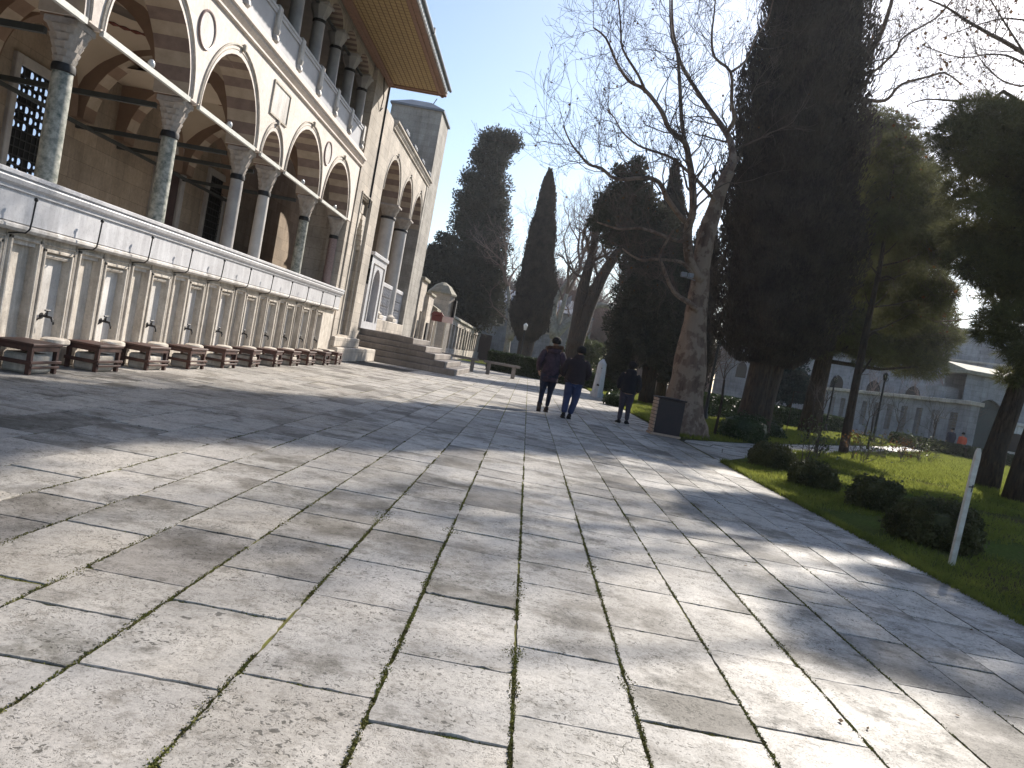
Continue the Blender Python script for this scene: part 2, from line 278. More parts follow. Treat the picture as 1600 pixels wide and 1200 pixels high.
# ------------------------------------------------------------------ builders
def wl(o):
    p = Vector((0, 0, 0))
    while o is not None: p += o.location; o = o.parent
    return p
def tag(o, label=None, cat=None, group=None, kind=None):
    if label: o['label'] = label
    if cat: o['category'] = cat
    if group: o['group'] = group
    if kind: o['kind'] = kind
    return o
def empty(name, loc=(0, 0, 0), label=None, cat=None, group=None, rz=0):
    o = bpy.data.objects.new(name, None); col.objects.link(o); o.location = loc; o.rotation_euler.z = rz
    o.empty_display_size = 0.3
    return tag(o, label, cat, group)
def link_mesh(me, name, mats, parent, smooth=None):
    if not isinstance(mats, (list, tuple)): mats = [mats]
    for m in mats: me.materials.append(MAT[m] if isinstance(m, str) else m)
    o = bpy.data.objects.new(name, me); col.objects.link(o)
    if parent is not None: o.parent = parent
    if smooth is not None and len(me.polygons):
        me.polygons.foreach_set('use_smooth', [True]*len(me.polygons))
        if smooth < 3: me.set_sharp_from_angle(angle=smooth)
    return o
class MB:
    def __init__(s): s.v = []; s.f = []; s.m = []; s.mi = 0
    def add(s, vs, fs, mi=None):
        b = len(s.v); s.v += [tuple(v) for v in vs]
        for f in fs: s.f.append(tuple(i+b for i in f)); s.m.append(s.mi if mi is None else mi)
    def box(s, x0, x1, y0, y1, z0, z1, mi=None):
        s.add([(x0, y0, z0), (x1, y0, z0), (x1, y1, z0), (x0, y1, z0), (x0, y0, z1), (x1, y0, z1), (x1, y1, z1), (x0, y1, z1)],
              [(0, 3, 2, 1), (4, 5, 6, 7), (0, 1, 5, 4), (1, 2, 6, 5), (2, 3, 7, 6), (3, 0, 4, 7)], mi); return s
    def cbox(s, x0, x1, y0, y1, z0, z1, c=0.01, mi=None):
        """box with chamfered edges"""
        bm = bmesh.new(); bmesh.ops.create_cube(bm, size=1)
        for v in bm.verts: v.co = ((x0+x1)/2+v.co.x*(x1-x0), (y0+y1)/2+v.co.y*(y1-y0), (z0+z1)/2+v.co.z*(z1-z0))
        bmesh.ops.bevel(bm, geom=bm.edges[:], offset=c, segments=1, affect='EDGES')
        bm.verts.index_update(); s.add([v.co[:] for v in bm.verts], [[v.index for v in f.verts] for f in bm.faces], mi); bm.free(); return s
    def tube(s, pts, rad, n=8, cap=True, mi=None):
        pts = [Vector(p) for p in pts]; k = len(pts)
        if not hasattr(rad, '__len__'): rad = [rad]*k
        t0 = (pts[1]-pts[0]).normalized(); ref = Vector((0, 0, 1)) if abs(t0.z) < 0.9 else Vector((1, 0, 0))
        u = t0.cross(ref).normalized(); vs = []
        for i, p in enumerate(pts):
            t = (pts[min(i+1, k-1)]-pts[max(i-1, 0)])
            if t.length < 1e-9: t = t0
            t.normalize(); u = (u-t*u.dot(t)); u = u.normalized() if u.length > 1e-6 else t.orthogonal().normalized(); v = t.cross(u)
            for j in range(n):
                a = 2*PI*j/n; vs.append(p+(u*math.cos(a)+v*math.sin(a))*rad[i])
        fs = [(i*n+j, i*n+(j+1) % n, (i+1)*n+(j+1) % n, (i+1)*n+j) for i in range(k-1) for j in range(n)]
        if cap: fs += [tuple(range(n-1, -1, -1)), tuple((k-1)*n+j for j in range(n))]
        s.add(vs, fs, mi); return s
    def lathe(s, cx, cy, prof, n=16, mi=None, sx=1, sy=1):
        k = len(prof); vs = [(cx+sx*r*math.cos(2*PI*j/n), cy+sy*r*math.sin(2*PI*j/n), z) for r, z in prof for j in range(n)]
        fs = [(i*n+j, i*n+(j+1) % n, (i+1)*n+(j+1) % n, (i+1)*n+j) for i in range(k-1) for j in range(n)]
        fs += [tuple(range(n-1, -1, -1)), tuple((k-1)*n+j for j in range(n))]
        s.add(vs, fs, mi); return s
    def extrude(s, prof, a0, a1, f, mi=None):
        """closed profile [(p,q)] swept from a0 to a1; f(a,p,q)->xyz"""
        n = len(prof); s.add([f(a0, p, q) for p, q in prof]+[f(a1, p, q) for p, q in prof],
              [(i, (i+1) % n, n+(i+1) % n, n+i) for i in range(n)]+[tuple(range(n-1, -1, -1)), tuple(range(n, 2*n))], mi); return s
    def build(s, name, mats, parent=None, smooth=None, fix=True):
        o0 = wl(parent) if parent is not None else Vector((0, 0, 0))
        me = bpy.data.meshes.new(name); me.from_pydata([(x-o0.x, y-o0.y, z-o0.z) for x, y, z in s.v], [], s.f)
        me.polygons.foreach_set('material_index', s.m)
        if fix:
            bm = bmesh.new(); bm.from_mesh(me); bmesh.ops.recalc_face_normals(bm, faces=bm.faces); bm.to_mesh(me); bm.free()
        me.update(); return link_mesh(me, name, mats, parent, smooth)
    def local(s, name, mats, parent=None, smooth=None):
        me = bpy.data.meshes.new(name); me.from_pydata(s.v, [], s.f); me.polygons.foreach_set('material_index', s.m); 
        bm = bmesh.new(); bm.from_mesh(me); bmesh.ops.recalc_face_normals(bm, faces=bm.faces); bm.to_mesh(me); bm.free()
        me.update(); return link_mesh(me, name, mats, parent, smooth)
def np_mesh(name, V, k, mats, parent=None, smooth=False):
    """V (n,k,3): n separate k-gons"""
    n = V.shape[0]; V = V.reshape(-1, 3)
    if parent is not None: V = V-np.array(wl(parent))
    me = bpy.data.meshes.new(name); me.vertices.add(n*k); me.vertices.foreach_set('co', V.astype(np.float32).ravel())
    me.loops.add(n*k); me.loops.foreach_set('vertex_index', np.arange(n*k, dtype=np.int32))
    me.polygons.add(n); me.polygons.foreach_set('loop_start', np.arange(0, n*k, k, dtype=np.int32)); me.polygons.foreach_set('loop_total', np.full(n, k, dtype=np.int32))
    me.update(calc_edges=True); me.validate(); return link_mesh(me, name, mats, parent)
def unit(a): return a/np.maximum(np.linalg.norm(a, axis=-1, keepdims=True), 1e-9)
def leaves(P, size, bias=(0, 0, 0), bw=0.0, aspect=2.0, jitter=0.3):
    """leaf-sized pointed quads at P, long axis partly along bias"""
    n = len(P); d = unit(rng.normal(size=(n, 3))); d = unit(d*(1-bw)+np.array(bias)*bw) if np.ndim(bias) == 1 else unit(d*(1-bw)+bias*bw)
    r = unit(np.cross(d, rng.normal(size=(n, 3)))); L = size*(1+jitter*rng.normal(size=(n, 1))).clip(0.4, 2); Wd = L/aspect
    return np.stack([P-d*L*.5, P+r*Wd*.5, P+d*L*.5, P-r*Wd*.5], 1)
def needles(P, size, per=7, width=0.035, bias=None, bw=0.4):
    n = len(P); P = np.repeat(P, per, 0); d = unit(rng.normal(size=(n*per, 3)))
    if bias is not None: d = unit(d*(1-bw)+np.repeat(bias, per, 0)*bw)
    r = unit(np.cross(d, rng.normal(size=(n*per, 3)))); L = size*(0.7+0.6*rng.random((n*per, 1)))
    return np.stack([P-r*width*.5, P+r*width*.5, P+d*L], 1)

# arches -------------------------------------------------------------
def arch_curve(s0, s1, zs, za, n=10):
    a = (s1-s0)/2; m = (s0+s1)/2; r = za-zs; c = max(0.0, (r*r-a*a)/(2*a)); Rr = a+c
    t1 = math.atan2(r, c) if c > 0 else PI/2
    left = [(m+c-Rr*math.cos(t1*i/n), zs+(Rr*math.sin(t1*i/n) if r >= a*0.999 else r*math.sin(t1*i/n))) for i in range(n+1)]
    return left+[(2*m-x, z) for x, z in reversed(left[:-1])]
def arcade(mb, mp, s0, s1, openings, ztop, zs, d0, d1, face=0, stripes=(1, 2), zbot=None):
    """wall from s0 to s1 above the springing line with arched openings; mp(s,d,z)->xyz; d0 front, d1 back"""
    cur = s0
    def quad(a, b, c, d, mi): mb.add([a, b, c, d], [(0, 1, 2, 3)], mi)
    for (o0, o1, za) in openings+[(s1, s1, None)]:
        if o0 > cur:
            zb = zs if zbot is None else zbot
            for d in (d0, d1): quad(mp(cur, d, zb), mp(o0, d, zb), mp(o0, d, ztop), mp(cur, d, ztop), face)
            quad(mp(cur, d0, zb), mp(o0, d0, zb), mp(o0, d1, zb), mp(cur, d1, zb), face)
        if za is None: break
        cv = arch_curve(o0, o1, zs, za, 9)
        for i in range(len(cv)-1):
            (a, za_), (b, zb_) = cv[i], cv[i+1]
            for d in (d0, d1): quad(mp(a, d, za_), mp(b, d, zb_), mp(b, d, ztop), mp(a, d, ztop), face)
            quad(mp(a, d0, za_), mp(b, d0, zb_), mp(b, d1, zb_), mp(a, d1, za_), stripes[i % 2])
        cur = o1
    quad(mp(s0, d0, ztop), mp(s1, d0, ztop), mp(s1, d1, ztop), mp(s0, d1, ztop), face)
YM = lambda s, d, z: (d, s, z)
XM = lambda s, d, z: (s, d, z)

# ================================================================== SETTING
def sheet(name, pts, z, mat, kind='structure'):
    me = bpy.data.meshes.new(name); me.from_pydata([(x, y, z) for x, y in pts], [], [tuple(range(len(pts)))])
    o = link_mesh(me, name, mat, None); tag(o, kind=kind); return o
ground = sheet('ground', [(-900, -300), (900, -300), (900, 1500), (-900, 1500)], -0.06, 'soil')
# lawn with a gently uneven surface
def lawn(name, pts, z=0.0):
    bm = bmesh.new(); vs = [bm.verts.new((x, y, z)) for x, y in pts]; bm.faces.new(vs)
    me = bpy.data.meshes.new(name); bm.to_mesh(me); bm.free(); o = link_mesh(me, name, 'grass', None); tag(o, kind='structure'); return o
def path_lo(y):  # near edge of the cross path: x as function of y
    return np.interp(y, [15.7, 23.2, 27.7, 56, 75], [4.08, 7.9, 11.0, 28.5, 40])
def path_hi(y):
    return np.interp(y, [20.0, 23.0, 25.8, 37, 67, 80], [4.08, 6.3, 8.1, 15.0, 33.6, 41])
lawn('lawn', [(4.08, -3), (60, -3), (60, 75), (40, 75), (28.5, 56), (11.0, 27.7), (7.9, 23.2), (4.08, 15.7)], 0.005)
lawn('far_lawn', [(4.08, 20.0), (6.3, 23), (8.1, 25.8), (15, 37), (33.6, 67), (41, 80), (41, 120), (-6.6, 120), (-6.6, 74), (1.0, 74), (4.3, 58)], 0.005)

NEAR_CROSS = []
def slab_pavement():
    V = []; Fc = []; S = []; 
    xs = [-7.5, -6.9, -6.35, -5.85, -5.3, -4.8, -4.28, -3.75, -3.22, -2.72, -2.28, -1.81, -1.33, -0.82, -0.32, 0.18, 0.67, 1.17, 1.65, 2.15, 2.58, 2.98, 3.45, 4.08]
    r = random.Random(11)
    FIX = {-0.82: ([2.82, 3.79, 4.5, 5.25, 6.02], [.8, .75, .6, .85, .5]), -1.33: ([2.66, 3.39, 3.95, 4.68, 5.36], [.6, .9, .85, .22, .5]), -1.81: ([2.0, 2.62, 3.1, 3.56, 4.49], [.8, .55, .5, .85, .16]),
           -2.28: ([3.29, 4.2, 5.0], [.5, .9, .35]), -0.32: ([2.65, 3.28, 4.13, 5.16], [.8, .45, .8, .75]), 0.18: ([3.62, 4.67, 5.17, 6.0], [.45, .85, .6, .8]), 0.67: ([3.07, 3.41, 4.17, 5.0, 5.64, 6.49], [.5, .3, .8, .7, .75, .6]),
           1.17: ([3.22, 4.09, 4.9, 5.84], [.2, .7, .8, .6]), 1.65: ([3.95, 5.39], [.2, .9]), 2.15: ([4.1, 4.87, 5.51, 5.89], [.7, .2, .8, .95])}
    def slab(x0, x1, y0, y1, near, sv):
        g = r.choice([.0025, .0035, .006]) if near else 0.008; gx = r.uniform(.007, .011)
        z = r.uniform(-0.003, 0.003); tx = r.uniform(-.003, .003); ty = r.uniform(-.003, .003)
        n = max(1, int((y1-y0)/0.04)) if near else 1; nx = max(1, int((x1-x0)/0.04)) if near else 1
        jt = (lambda: r.gauss(0, 0.0045)+(r.uniform(.008, .02) if r.random() < .05 else 0)) if near else (lambda: 0)
        ring = []
        cc = [r.uniform(0.0, 0.006) if r.random() < 0.93 else r.uniform(0.015, 0.04) for _ in range(4)] if near else [0]*4
        X0, X1, Y0, Y1 = x0+gx, x1-gx, y0+g, y1-g
        def side(ax, ay, bx, by, k, c0, c1):
            L = math.hypot(bx-ax, by-ay); dx, dy = (bx-ax)/L, (by-ay)/L
            ring.append((ax+dx*c0, ay+dy*c0))
            for i in range(1, k): ring.append((ax+(bx-ax)*i/k-dy*abs(jt())*-1, ay+(by-ay)*i/k+dx*abs(jt()))) if c0 < L*i/k < L-c1 else None
            ring.append((bx-dx*c1, by-dy*c1))
        side(X0, Y0, X1, Y0, nx, cc[0], cc[1]); side(X1, Y0, X1, Y1, n, cc[1], cc[2]); side(X1, Y1, X0, Y1, nx, cc[2], cc[3]); side(X0, Y1, X0, Y0, n, cc[3], cc[0])
        xm, ym = (x0+x1)/2, (y0+y1)/2; b = len(V); m = len(ring)
        ch = 0.004 if near else 0.0
        for (x, y) in ring:
            V.append((x+(xm-x)*ch*1.5, y+(ym-y)*ch*1.5, z+tx*(x-xm)+ty*(y-ym)))
        for (x, y) in ring: V.append((x, y, z-0.004+tx*(x-xm)+ty*(y-ym)))
        for (x, y) in ring: V.append((x, y, -0.05))
        Fc.append(tuple(b+i for i in range(m))); S.append(sv)
        for i in range(m):
            j = (i+1) % m
            Fc.append((b+m+i, b+m+j, b+j, b+i)); S.append(sv)
            if near: Fc.append((b+2*m+i, b+2*m+j, b+m+j, b+m+i)); S.append(sv)
    for k in range(len(xs)-1):
        x0, x1 = xs[k], xs[k+1]; y = -3+r.uniform(0, 1.0)
        fixed, tones = FIX.get(x0, ([], [])); fi = 0
        if fixed: y = fixed[0]-0.8-0.75*int((fixed[0]+2.5)/0.75)
        NEAR_CROSS.append((x0, []))
        while y < 76:
            if 1.5 < y < 9 and x0 > -2.4: NEAR_CROSS[-1][1].append((y, x1))
            L = r.choice([0.55, 0.7, 0.85, 0.95, 1.05, 1.2]) * r.uniform(0.92, 1.08)
            if x1 < -2.5: L *= 1.1
            if fixed and fi <= len(fixed)-1 and y+L > fixed[0]-0.35: L = fixed[fi]-y; fi += 1
            sv = min(1, max(0, r.gauss(0.58, 0.24)))
            if r.random() < 0.10: sv = r.uniform(0, 0.2)
            if fixed and 0 < fi <= len(tones) and y < fixed[-1]: sv = tones[fi-1]
            if not (x1 <= -5.0 and y > 33.3 and y < 41.5): 
                xx1 = x1
                if x1 > 3.5 and y > 15.7: xx1 = 4.02
                slab(x0, xx1, y, y+L, y < 15, sv)
            y += L
    # far passage and the cross path, bigger flags
    for k, (xa, xb) in enumerate([(-6.5, -5.5), (-5.5, -4.6), (-4.6, -3.7), (-3.7, -2.8), (-2.8, -1.9)]):
        y = 76+r.uniform(0, 1)
        while y < 104: L = r.uniform(0.9, 1.6); slab(xa, xb, y, y+L, False, min(1, max(0, r.gauss(.6, .2)))); y += L
    me = bpy.data.meshes.new('paving'); me.from_pydata(V, [], Fc)
    a = me.attributes.new('srand', 'FLOAT', 'FACE'); a.data.foreach_set('value', S)
    me.update(); o = link_mesh(me, 'plaza_pavement', 'paving', None); tag(o, kind='structure')
slab_pavement()
def cross_path():
    r = random.Random(5); V = []; Fc = []; S = []
    # courses run across the path
    y = 15.75; rows = []
    while y < 74:
        rows.append(y); y += 0.75 if y < 24 else 1.3
    for i in range(len(rows)-1):
        a, b = rows[i], rows[i+1]
        def ends(q): 
            lo = float(path_hi(q)) if q > 20 else 4.06
            return min(lo, float(path_lo(q)))+0.02, float(path_lo(q))-0.02
        a0, a1 = ends(a); b0, b1 = ends(b-0.02)
        wdt = max(a1-a0, b1-b0); n = max(1, int(round(wdt/0.8)))
        for j in range(n):
            t0, t1 = j/n+.006, (j+1)/n-.006; z = r.uniform(-.004, .004)
            k = len(V); V += [(a0+(a1-a0)*t0, a, z), (a0+(a1-a0)*t1, a, z), (b0+(b1-b0)*t1, b-.02, z), (b0+(b1-b0)*t0, b-.02, z)]
            Fc.append((k, k+1, k+2, k+3)); S.append(min(1, max(0, r.gauss(.65, .2))))
    me = bpy.data.meshes.new('cross_path'); me.from_pydata(V, [], Fc); a = me.attributes.new('srand', 'FLOAT', 'FACE'); a.data.foreach_set('value', S)
    me.update(); tag(link_mesh(me, 'garden_path', 'paving', None), kind='structure')
    sheet('path_bed', [(4.0, 15.6), (8.0, 23.2), (11.1, 27.7), (28.6, 56), (40, 75), (38.5, 77), (33.5, 67), (14.9, 37), (8.0, 25.8), (6.2, 23), (4.0, 20.1)], -0.012, 'soil')
cross_path()
sheet('joint_bed', [(-7.6, -3.2), (4.07, -3.2), (4.07, 76), (-2, 104), (-7.6, 104)], -0.0075, 'moss')

# moss tufts growing in the joints
def moss():
    P = []
    for x, dens in ((-2.28, 60), (-1.81, 90), (-1.33, 150), (-0.82, 200), (-0.32, 260), (0.18, 330), (0.67, 240), (1.17, 180), (1.65, 120), (2.15, 70), (2.58, 30), (-2.72, 40)):
        n = int((dens+60)*40); y = 1.6+9*rng.random(n)**1.6
        keep = np.array([mnoise.noise(Vector((x*3, q*1.7, 0))) > -0.45+0.06*(q-2) for q in y]); y = y[keep]; n = len(y)
        k = np.array([max(0.0, mnoise.noise(Vector((x*9, q*3.1, 5)))) for q in y])
        P.append(np.stack([x+rng.normal(size=n)*(0.0055+0.018*k*k*4), y, -0.006+0.010*rng.random(n)], 1))
    for x0, ys in NEAR_CROSS:
        for yy, x1 in ys:
            k = int(420*(x1-x0)*max(.0, mnoise.noise(Vector((x0*5, yy*3, 1)))+.42)); P.append(np.stack([x0+(x1-x0)*rng.random(k), yy+rng.normal(size=k)*.0035, -0.009+0.007*rng.random(k)], 1))
    P = np.concatenate(P); V = leaves(P, 0.0085, (0, 0, 1), 0.35, 1.5)
    o = np_mesh('moss_in_joints', V, 4, 'moss'); tag(o, 'green moss growing in the joints between the paving slabs', 'moss', kind='stuff')
moss()

# ================================================================== MOSQUE
FX = -6.6; WX = -7.5; IX = -10.6
mosque = empty('mosque_building', (FX, 20, 0), 'large pale stone mosque side facade with two storey arcade and wide wooden eave', 'mosque')
COLS = [4.35, 7.62, 10.87, 14.1, 17.38, 19.12, 22.55]
ZS, ZC = 4.66, 6.5
ops = []
edges = [0.9]+COLS+[26.0]
for i in range(len(edges)-1):
    a, b = edges[i]+0.27, edges[i+1]-0.27
    if i == len(edges)-2: b = 25.75
    ops.append((a, b, 5.32 if b-a < 2 else 6.06))
mb = MB(); arcade(mb, YM, 0.6, 26.4, ops, ZC, ZS, FX, FX-0.62)
mb.build('arcade_wall', ['facade', 'vsd', 'vsl'], mosque)
# moulded line round each arch with a corbel at the crown, roundels and a square panel
mb = MB()
for a, b, za in ops:
    cv = arch_curve(a-0.13, b+0.13, ZS+0.02, za+0.19, 14)
    mb.tube([(FX+0.012, s, z) for s, z in cv], 0.024, 5); mb.cbox(FX, FX+0.07, (a+b)/2-.05, (a+b)/2+.05, za+.12, za+.26, .02)
    cv2 = arch_curve(a-0.05, b+0.05, ZS+0.02, za+0.10, 14); mb.tube([(FX+0.004, s, z) for s, z in cv2], 0.010, 4)
mb.build('arch_moulding', 'worn_stone', mosque, R(40))
for y in (4.35, 7.62, 10.87, 14.1, 22.55):
    m2 = MB(); m2.add([(FX+.012, y+.30*math.cos(t*PI/14), 5.93+.30*math.sin(t*PI/14)) for t in range(28)]+[(FX-.02, y+.30*math.cos(t*PI/14), 5.93+.30*math.sin(t*PI/14)) for t in range(28)], [tuple(range(28))]+[(i, (i+1) % 28, 28+(i+1) % 28, 28+i) for i in range(28)])
    m2.tube([(FX+.016, y+.32*math.cos(t*PI/16), 5.93+.32*math.sin(t*PI/16)) for t in range(33)], .022, 5, False, 1)
    m2.build('roundel', ['niche_marble', 'pink_col'], mosque)
m2 = MB(); m2.box(FX, FX+.012, 17.72, 18.78, 5.62, 6.28)
for y0, y1, z0, z1 in ((17.66, 18.84, 6.28, 6.32), (17.66, 18.84, 5.58, 5.62), (17.66, 17.70, 5.62, 6.28), (18.80, 18.84, 5.62, 6.28)): m2.box(FX, FX+.035, y0, y1, z0, z1, 1)
m2.build('inscription_panel', ['niche_marble', 'worn_stone'], mosque)
# cornice between the storeys
prof = [(0, 6.5), (.06, 6.52), (.06, 6.56), (.03, 6.58), (.11, 6.66), (.11, 6.70), (.16, 6.72), (.16, 6.78), (-.3, 6.80), (-.3, 6.5)]
mb = MB(); mb.extrude(prof, 0.6, 26.5, lambda a, p, q: (FX+p, a, q)); mb.build('string_cornice', 'facade', mosque)
# inner wall, floor, vaults
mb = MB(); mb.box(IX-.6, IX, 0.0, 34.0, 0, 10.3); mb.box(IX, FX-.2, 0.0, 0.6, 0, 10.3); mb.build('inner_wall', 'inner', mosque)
mb = MB(); mb.box(IX, FX-.02, .6, 26.4, 1.55, 1.95); mb.build('portico_floor', 'niche_marble', mosque)
CX = FX-0.33
def sail(mb, x0, x1, y0, y1, zc, n=10):
    hx, hy = (x1-x0)/2, (y1-y0)/2; R2 = hx*hx+hy*hy; vs = []
    sc = 0.86
    for i in range(n+1):
        for j in range(n+1):
            x, y = -hx+2*hx*i/n, -hy+2*hy*j/n; vs.append(((x0+x1)/2+x, (y0+y1)/2+y, zc+sc*math.sqrt(max(0, R2-x*x-y*y))))
    mb.add(vs, [(i*(n+1)+j, (i+1)*(n+1)+j, (i+1)*(n+1)+j+1, i*(n+1)+j+1) for i in range(n) for j in range(n)])
sup = [0.9]+COLS+[26.0]
mb = MB(); rb = MB(); orn = MB(); gm = MB()
for i in range(len(sup)-1):
    y0, y1 = sup[i], sup[i+1]
    if y1-y0 > 2:
        hx, hy = (FX-.3-IX)/2, (y1-y0)/2
        sail(mb, IX, FX-.3, y0, y1, 4.62)
        # painted ring on the vault
        R2 = hx*hx+hy*hy
        for rr in (0.98,):
            ring = [((IX+FX-.3)/2+rr*hx*.62*math.cos(t*PI/16), (y0+y1)/2+rr*hx*.62*math.sin(t*PI/16)) for t in range(33)]
            for k in range(32):
                (xa, ya), (xb, yb) = ring[k], ring[k+1]
                za = 4.62+.86*math.sqrt(R2-(xa-(IX+FX-.3)/2)**2-(ya-(y0+y1)/2)**2)-.02
                orn.tube([(xa, ya, za), ((xa+xb)/2, (ya+yb)/2, za+.005), (xb, yb, za)], [.018, .05, .018], 4)
    else: mb.add([(IX, y0, 5.9), (FX-.3, y0, 5.9), (FX-.3, y1, 5.9), (IX, y1, 5.9)], [(0, 1, 2, 3)])
    # blind arches painted on the inner wall
    if y1-y0 > 2: 
        cv = arch_curve(y0+.35, y1-.35, 4.62, 6.2, 12)
        rb.tube([(IX+.02, s, z) for s, z in cv], .17, 4)
mb.build('portico_vault', 'plaster', mosque, R(60)); orn.build('vault_ornament', 'ornament', mosque); 
for y in COLS:
    arcade(rb, lambda s, d, z: (s, d, z), IX, FX-.3, [(IX+.25, FX-.62, 6.25)], 6.6, 4.62, y-.22, y+.22, 0, (0, 1))
rb.build('transverse_rib', ['rib', 'vsl'], mosque)
# windows in the inner wall
def window(y, z0, z1, wd, lit):
    m = MB()
    for a, b, c, d in ((y-wd/2-.17, y-wd/2, z0-.2, z1+.2), (y+wd/2, y+wd/2+.17, z0-.2, z1+.2), (y-wd/2, y+wd/2, z1, z1+.2), (y-wd/2, y+wd/2, z0-.2, z0)): m.cbox(IX-.05, IX+.09, a, b, c, d, .015)
    o = m.build('window', 'grey_col', mosque)
    m = MB(); m.box(IX+.002, IX+.012, y-wd/2, y+wd/2, z0, z1); m.build('pane', 'dark', o)
    m = MB(); n = 6; nz = int((z1-z0)/(wd/n))
    for i in range(n+1): m.box(IX+.03, IX+.045, y-wd/2+wd*i/n-.012, y-wd/2+wd*i/n+.012, z0, z1)
    for k in range(nz+1): m.box(IX+.045, IX+.06, y-wd/2, y+wd/2, z0+(z1-z0)*k/nz-.012, z0+(z1-z0)*k/nz+.012)
    m.build('grille', 'iron', o)
    if lit:
        m = MB(); r = random.Random(3)
        for k in range(nz):
            for i in range(n):
                if nz*0.36 < k < nz*0.55 or k < 3: continue
                if r.random() < .25: continue
                cy, cz = y-wd/2+wd*(i+.5)/n, z0+(z1-z0)*(k+.5)/nz; rad = wd/n*.36 if (i+k) % 2 else wd/n*.18
                m.add([(IX+.02, cy+rad*math.cos(q*PI/5), cz+rad*1.15*math.sin(q*PI/5)) for q in range(10)], [tuple(range(10))])
        m.build('lattice_glass', 'daylight_glow_glass', o)
for y in (3.0, 6.0, 9.2, 15.75, 25.0): window(y, 2.35, 5.05, 1.0 if y == 15.75 else 1.15, y == 15.75)
m = MB()
for a, b, c, d in ((21.0, 21.25, 1.95, 5.3), (22.5, 22.75, 1.95, 5.3), (21.25, 22.5, 5.05, 5.3)): m.cbox(IX-.05, IX+.1, a, b, c, d, .02)
dr = m.build('door', 'grey_col', mosque); m = MB(); m.box(IX+.004, IX+.02, 21.25, 22.5, 1.95, 5.05); m.build('door_leaf', 'door_wood', dr)
# columns of the portico
def capital(mb, x, y, z0, z1, r, w):
    """stalactite capital: rings of facets widening to a square top"""
    n = 8; lv = 5
    for k in range(lv):
        t = k/(lv-1); zz0 = z0+(z1-.10-z0)*k/lv; zz1 = z0+(z1-.10-z0)*(k+1)/lv; ra = r*1.04+(w*.47-r)*(t**1.2); nn = 16
        prof = []
        vs = []
        for j in range(nn):
            a = 2*PI*j/nn+(PI/nn if k % 2 else 0); sq = 1/max(abs(math.cos(a)), abs(math.sin(a))); rr = ra*(1+(sq-1)*t*.62)*(1.0 if j % 2 else 0.88)
            vs.append((x+rr*math.cos(a)*.9, y+rr*math.sin(a)*.9, zz0))
        for j in range(nn):
            a = 2*PI*j/nn+(PI/nn if k % 2 else 0); sq = 1/max(abs(math.cos(a)), abs(math.sin(a))); rr = (ra*(1+(sq-1)*t*.62)+.022)*(1.0 if j % 2 else 0.93)
            vs.append((x+rr*math.cos(a), y+rr*math.sin(a), zz1))
        mb.add(vs, [(j, (j+1) % nn, nn+(j+1) % nn, nn+j) for j in range(nn)]+[tuple(range(nn-1, -1, -1)), tuple(range(nn, 2*nn))])
    mb.cbox(x-w/2, x+w/2, y-w/2, y+w/2, z1-.10, z1, .015)
def column(x, y, z0, zcap, ztop, r, mat, name='arcade_column', capname='capital', w=.47):
    m = MB(); m.lathe(x, y, [(r*1.08, z0), (r*1.06, z0+.3), (r, zcap-.25), (r*.97, zcap-.04)], 20); o = m.build(name, mat, mosque, R(40))
    m = MB(); m.lathe(x, y, [(r*1.0, zcap-.06), (r*1.12, zcap-.05), (r*1.15, zcap-.0), (r*1.08, zcap+.05), (r*.99, zcap+.055)], 20); m.build('bronze_collar', 'iron', o, R(40))
    m = MB(); capital(m, x, y, zcap+.03, ztop, r, w); m.build(capname, 'capital', o)
    m = MB(); m.cbox(x-r*1.5, x+r*1.5, y-r*1.5, y+r*1.5, z0-.02, z0+.16, .02); m.lathe(x, y, [(r*1.45, z0+.16), (r*1.5, z0+.22), (r*1.25, z0+.27), (r*1.1, z0+.34)], 20); m.build('column_base', 'worn_stone', o, R(40))
for y, mt in zip(COLS, ('white_col', 'green_col', 'green_col', 'green_col', 'grey_col', 'white_col', 'green_col')): column(CX, y, 1.95, 4.02, 4.64, .135, mt)
column(CX, 25.95, 1.95, 4.02, 4.64, .13, 'pink_col')
mb = MB(); mb.box(FX-.6, FX-.02, 26.12, 26.5, 0, 6.5); mb.build('respond_pier', 'limestone', mosque)
# iron tie beams
for i in range(len(sup)-1):
    y0, y1 = max(sup[i], .9)+.2, sup[i+1]-.2
    m = MB(); m.box(FX-.04, FX+.02, y0, y1, 4.60, 4.68)
    ym = (y0+y1)/2; o = m.build('tie_beam', 'tie_white', mosque)
    if y1-y0 > 2: m = MB(); m.lathe(FX-.01, ym, [(.02, 4.68), (.055, 4.70), (.06, 4.75), (.03, 4.80)], 8); m.build('lamp_bulb', 'glass_lamp', o, R(60))
for y in COLS: m = MB(); m.box(IX, FX-.66, y-.04, y+.04, 4.44, 4.53); m.build('cross_tie', 'tie_green', mosque); 
m = MB(); m.box(IX+.35, IX+.42, .6, 26.2, 4.40, 4.47); m.build('rear_tie', 'tie_green', mosque)

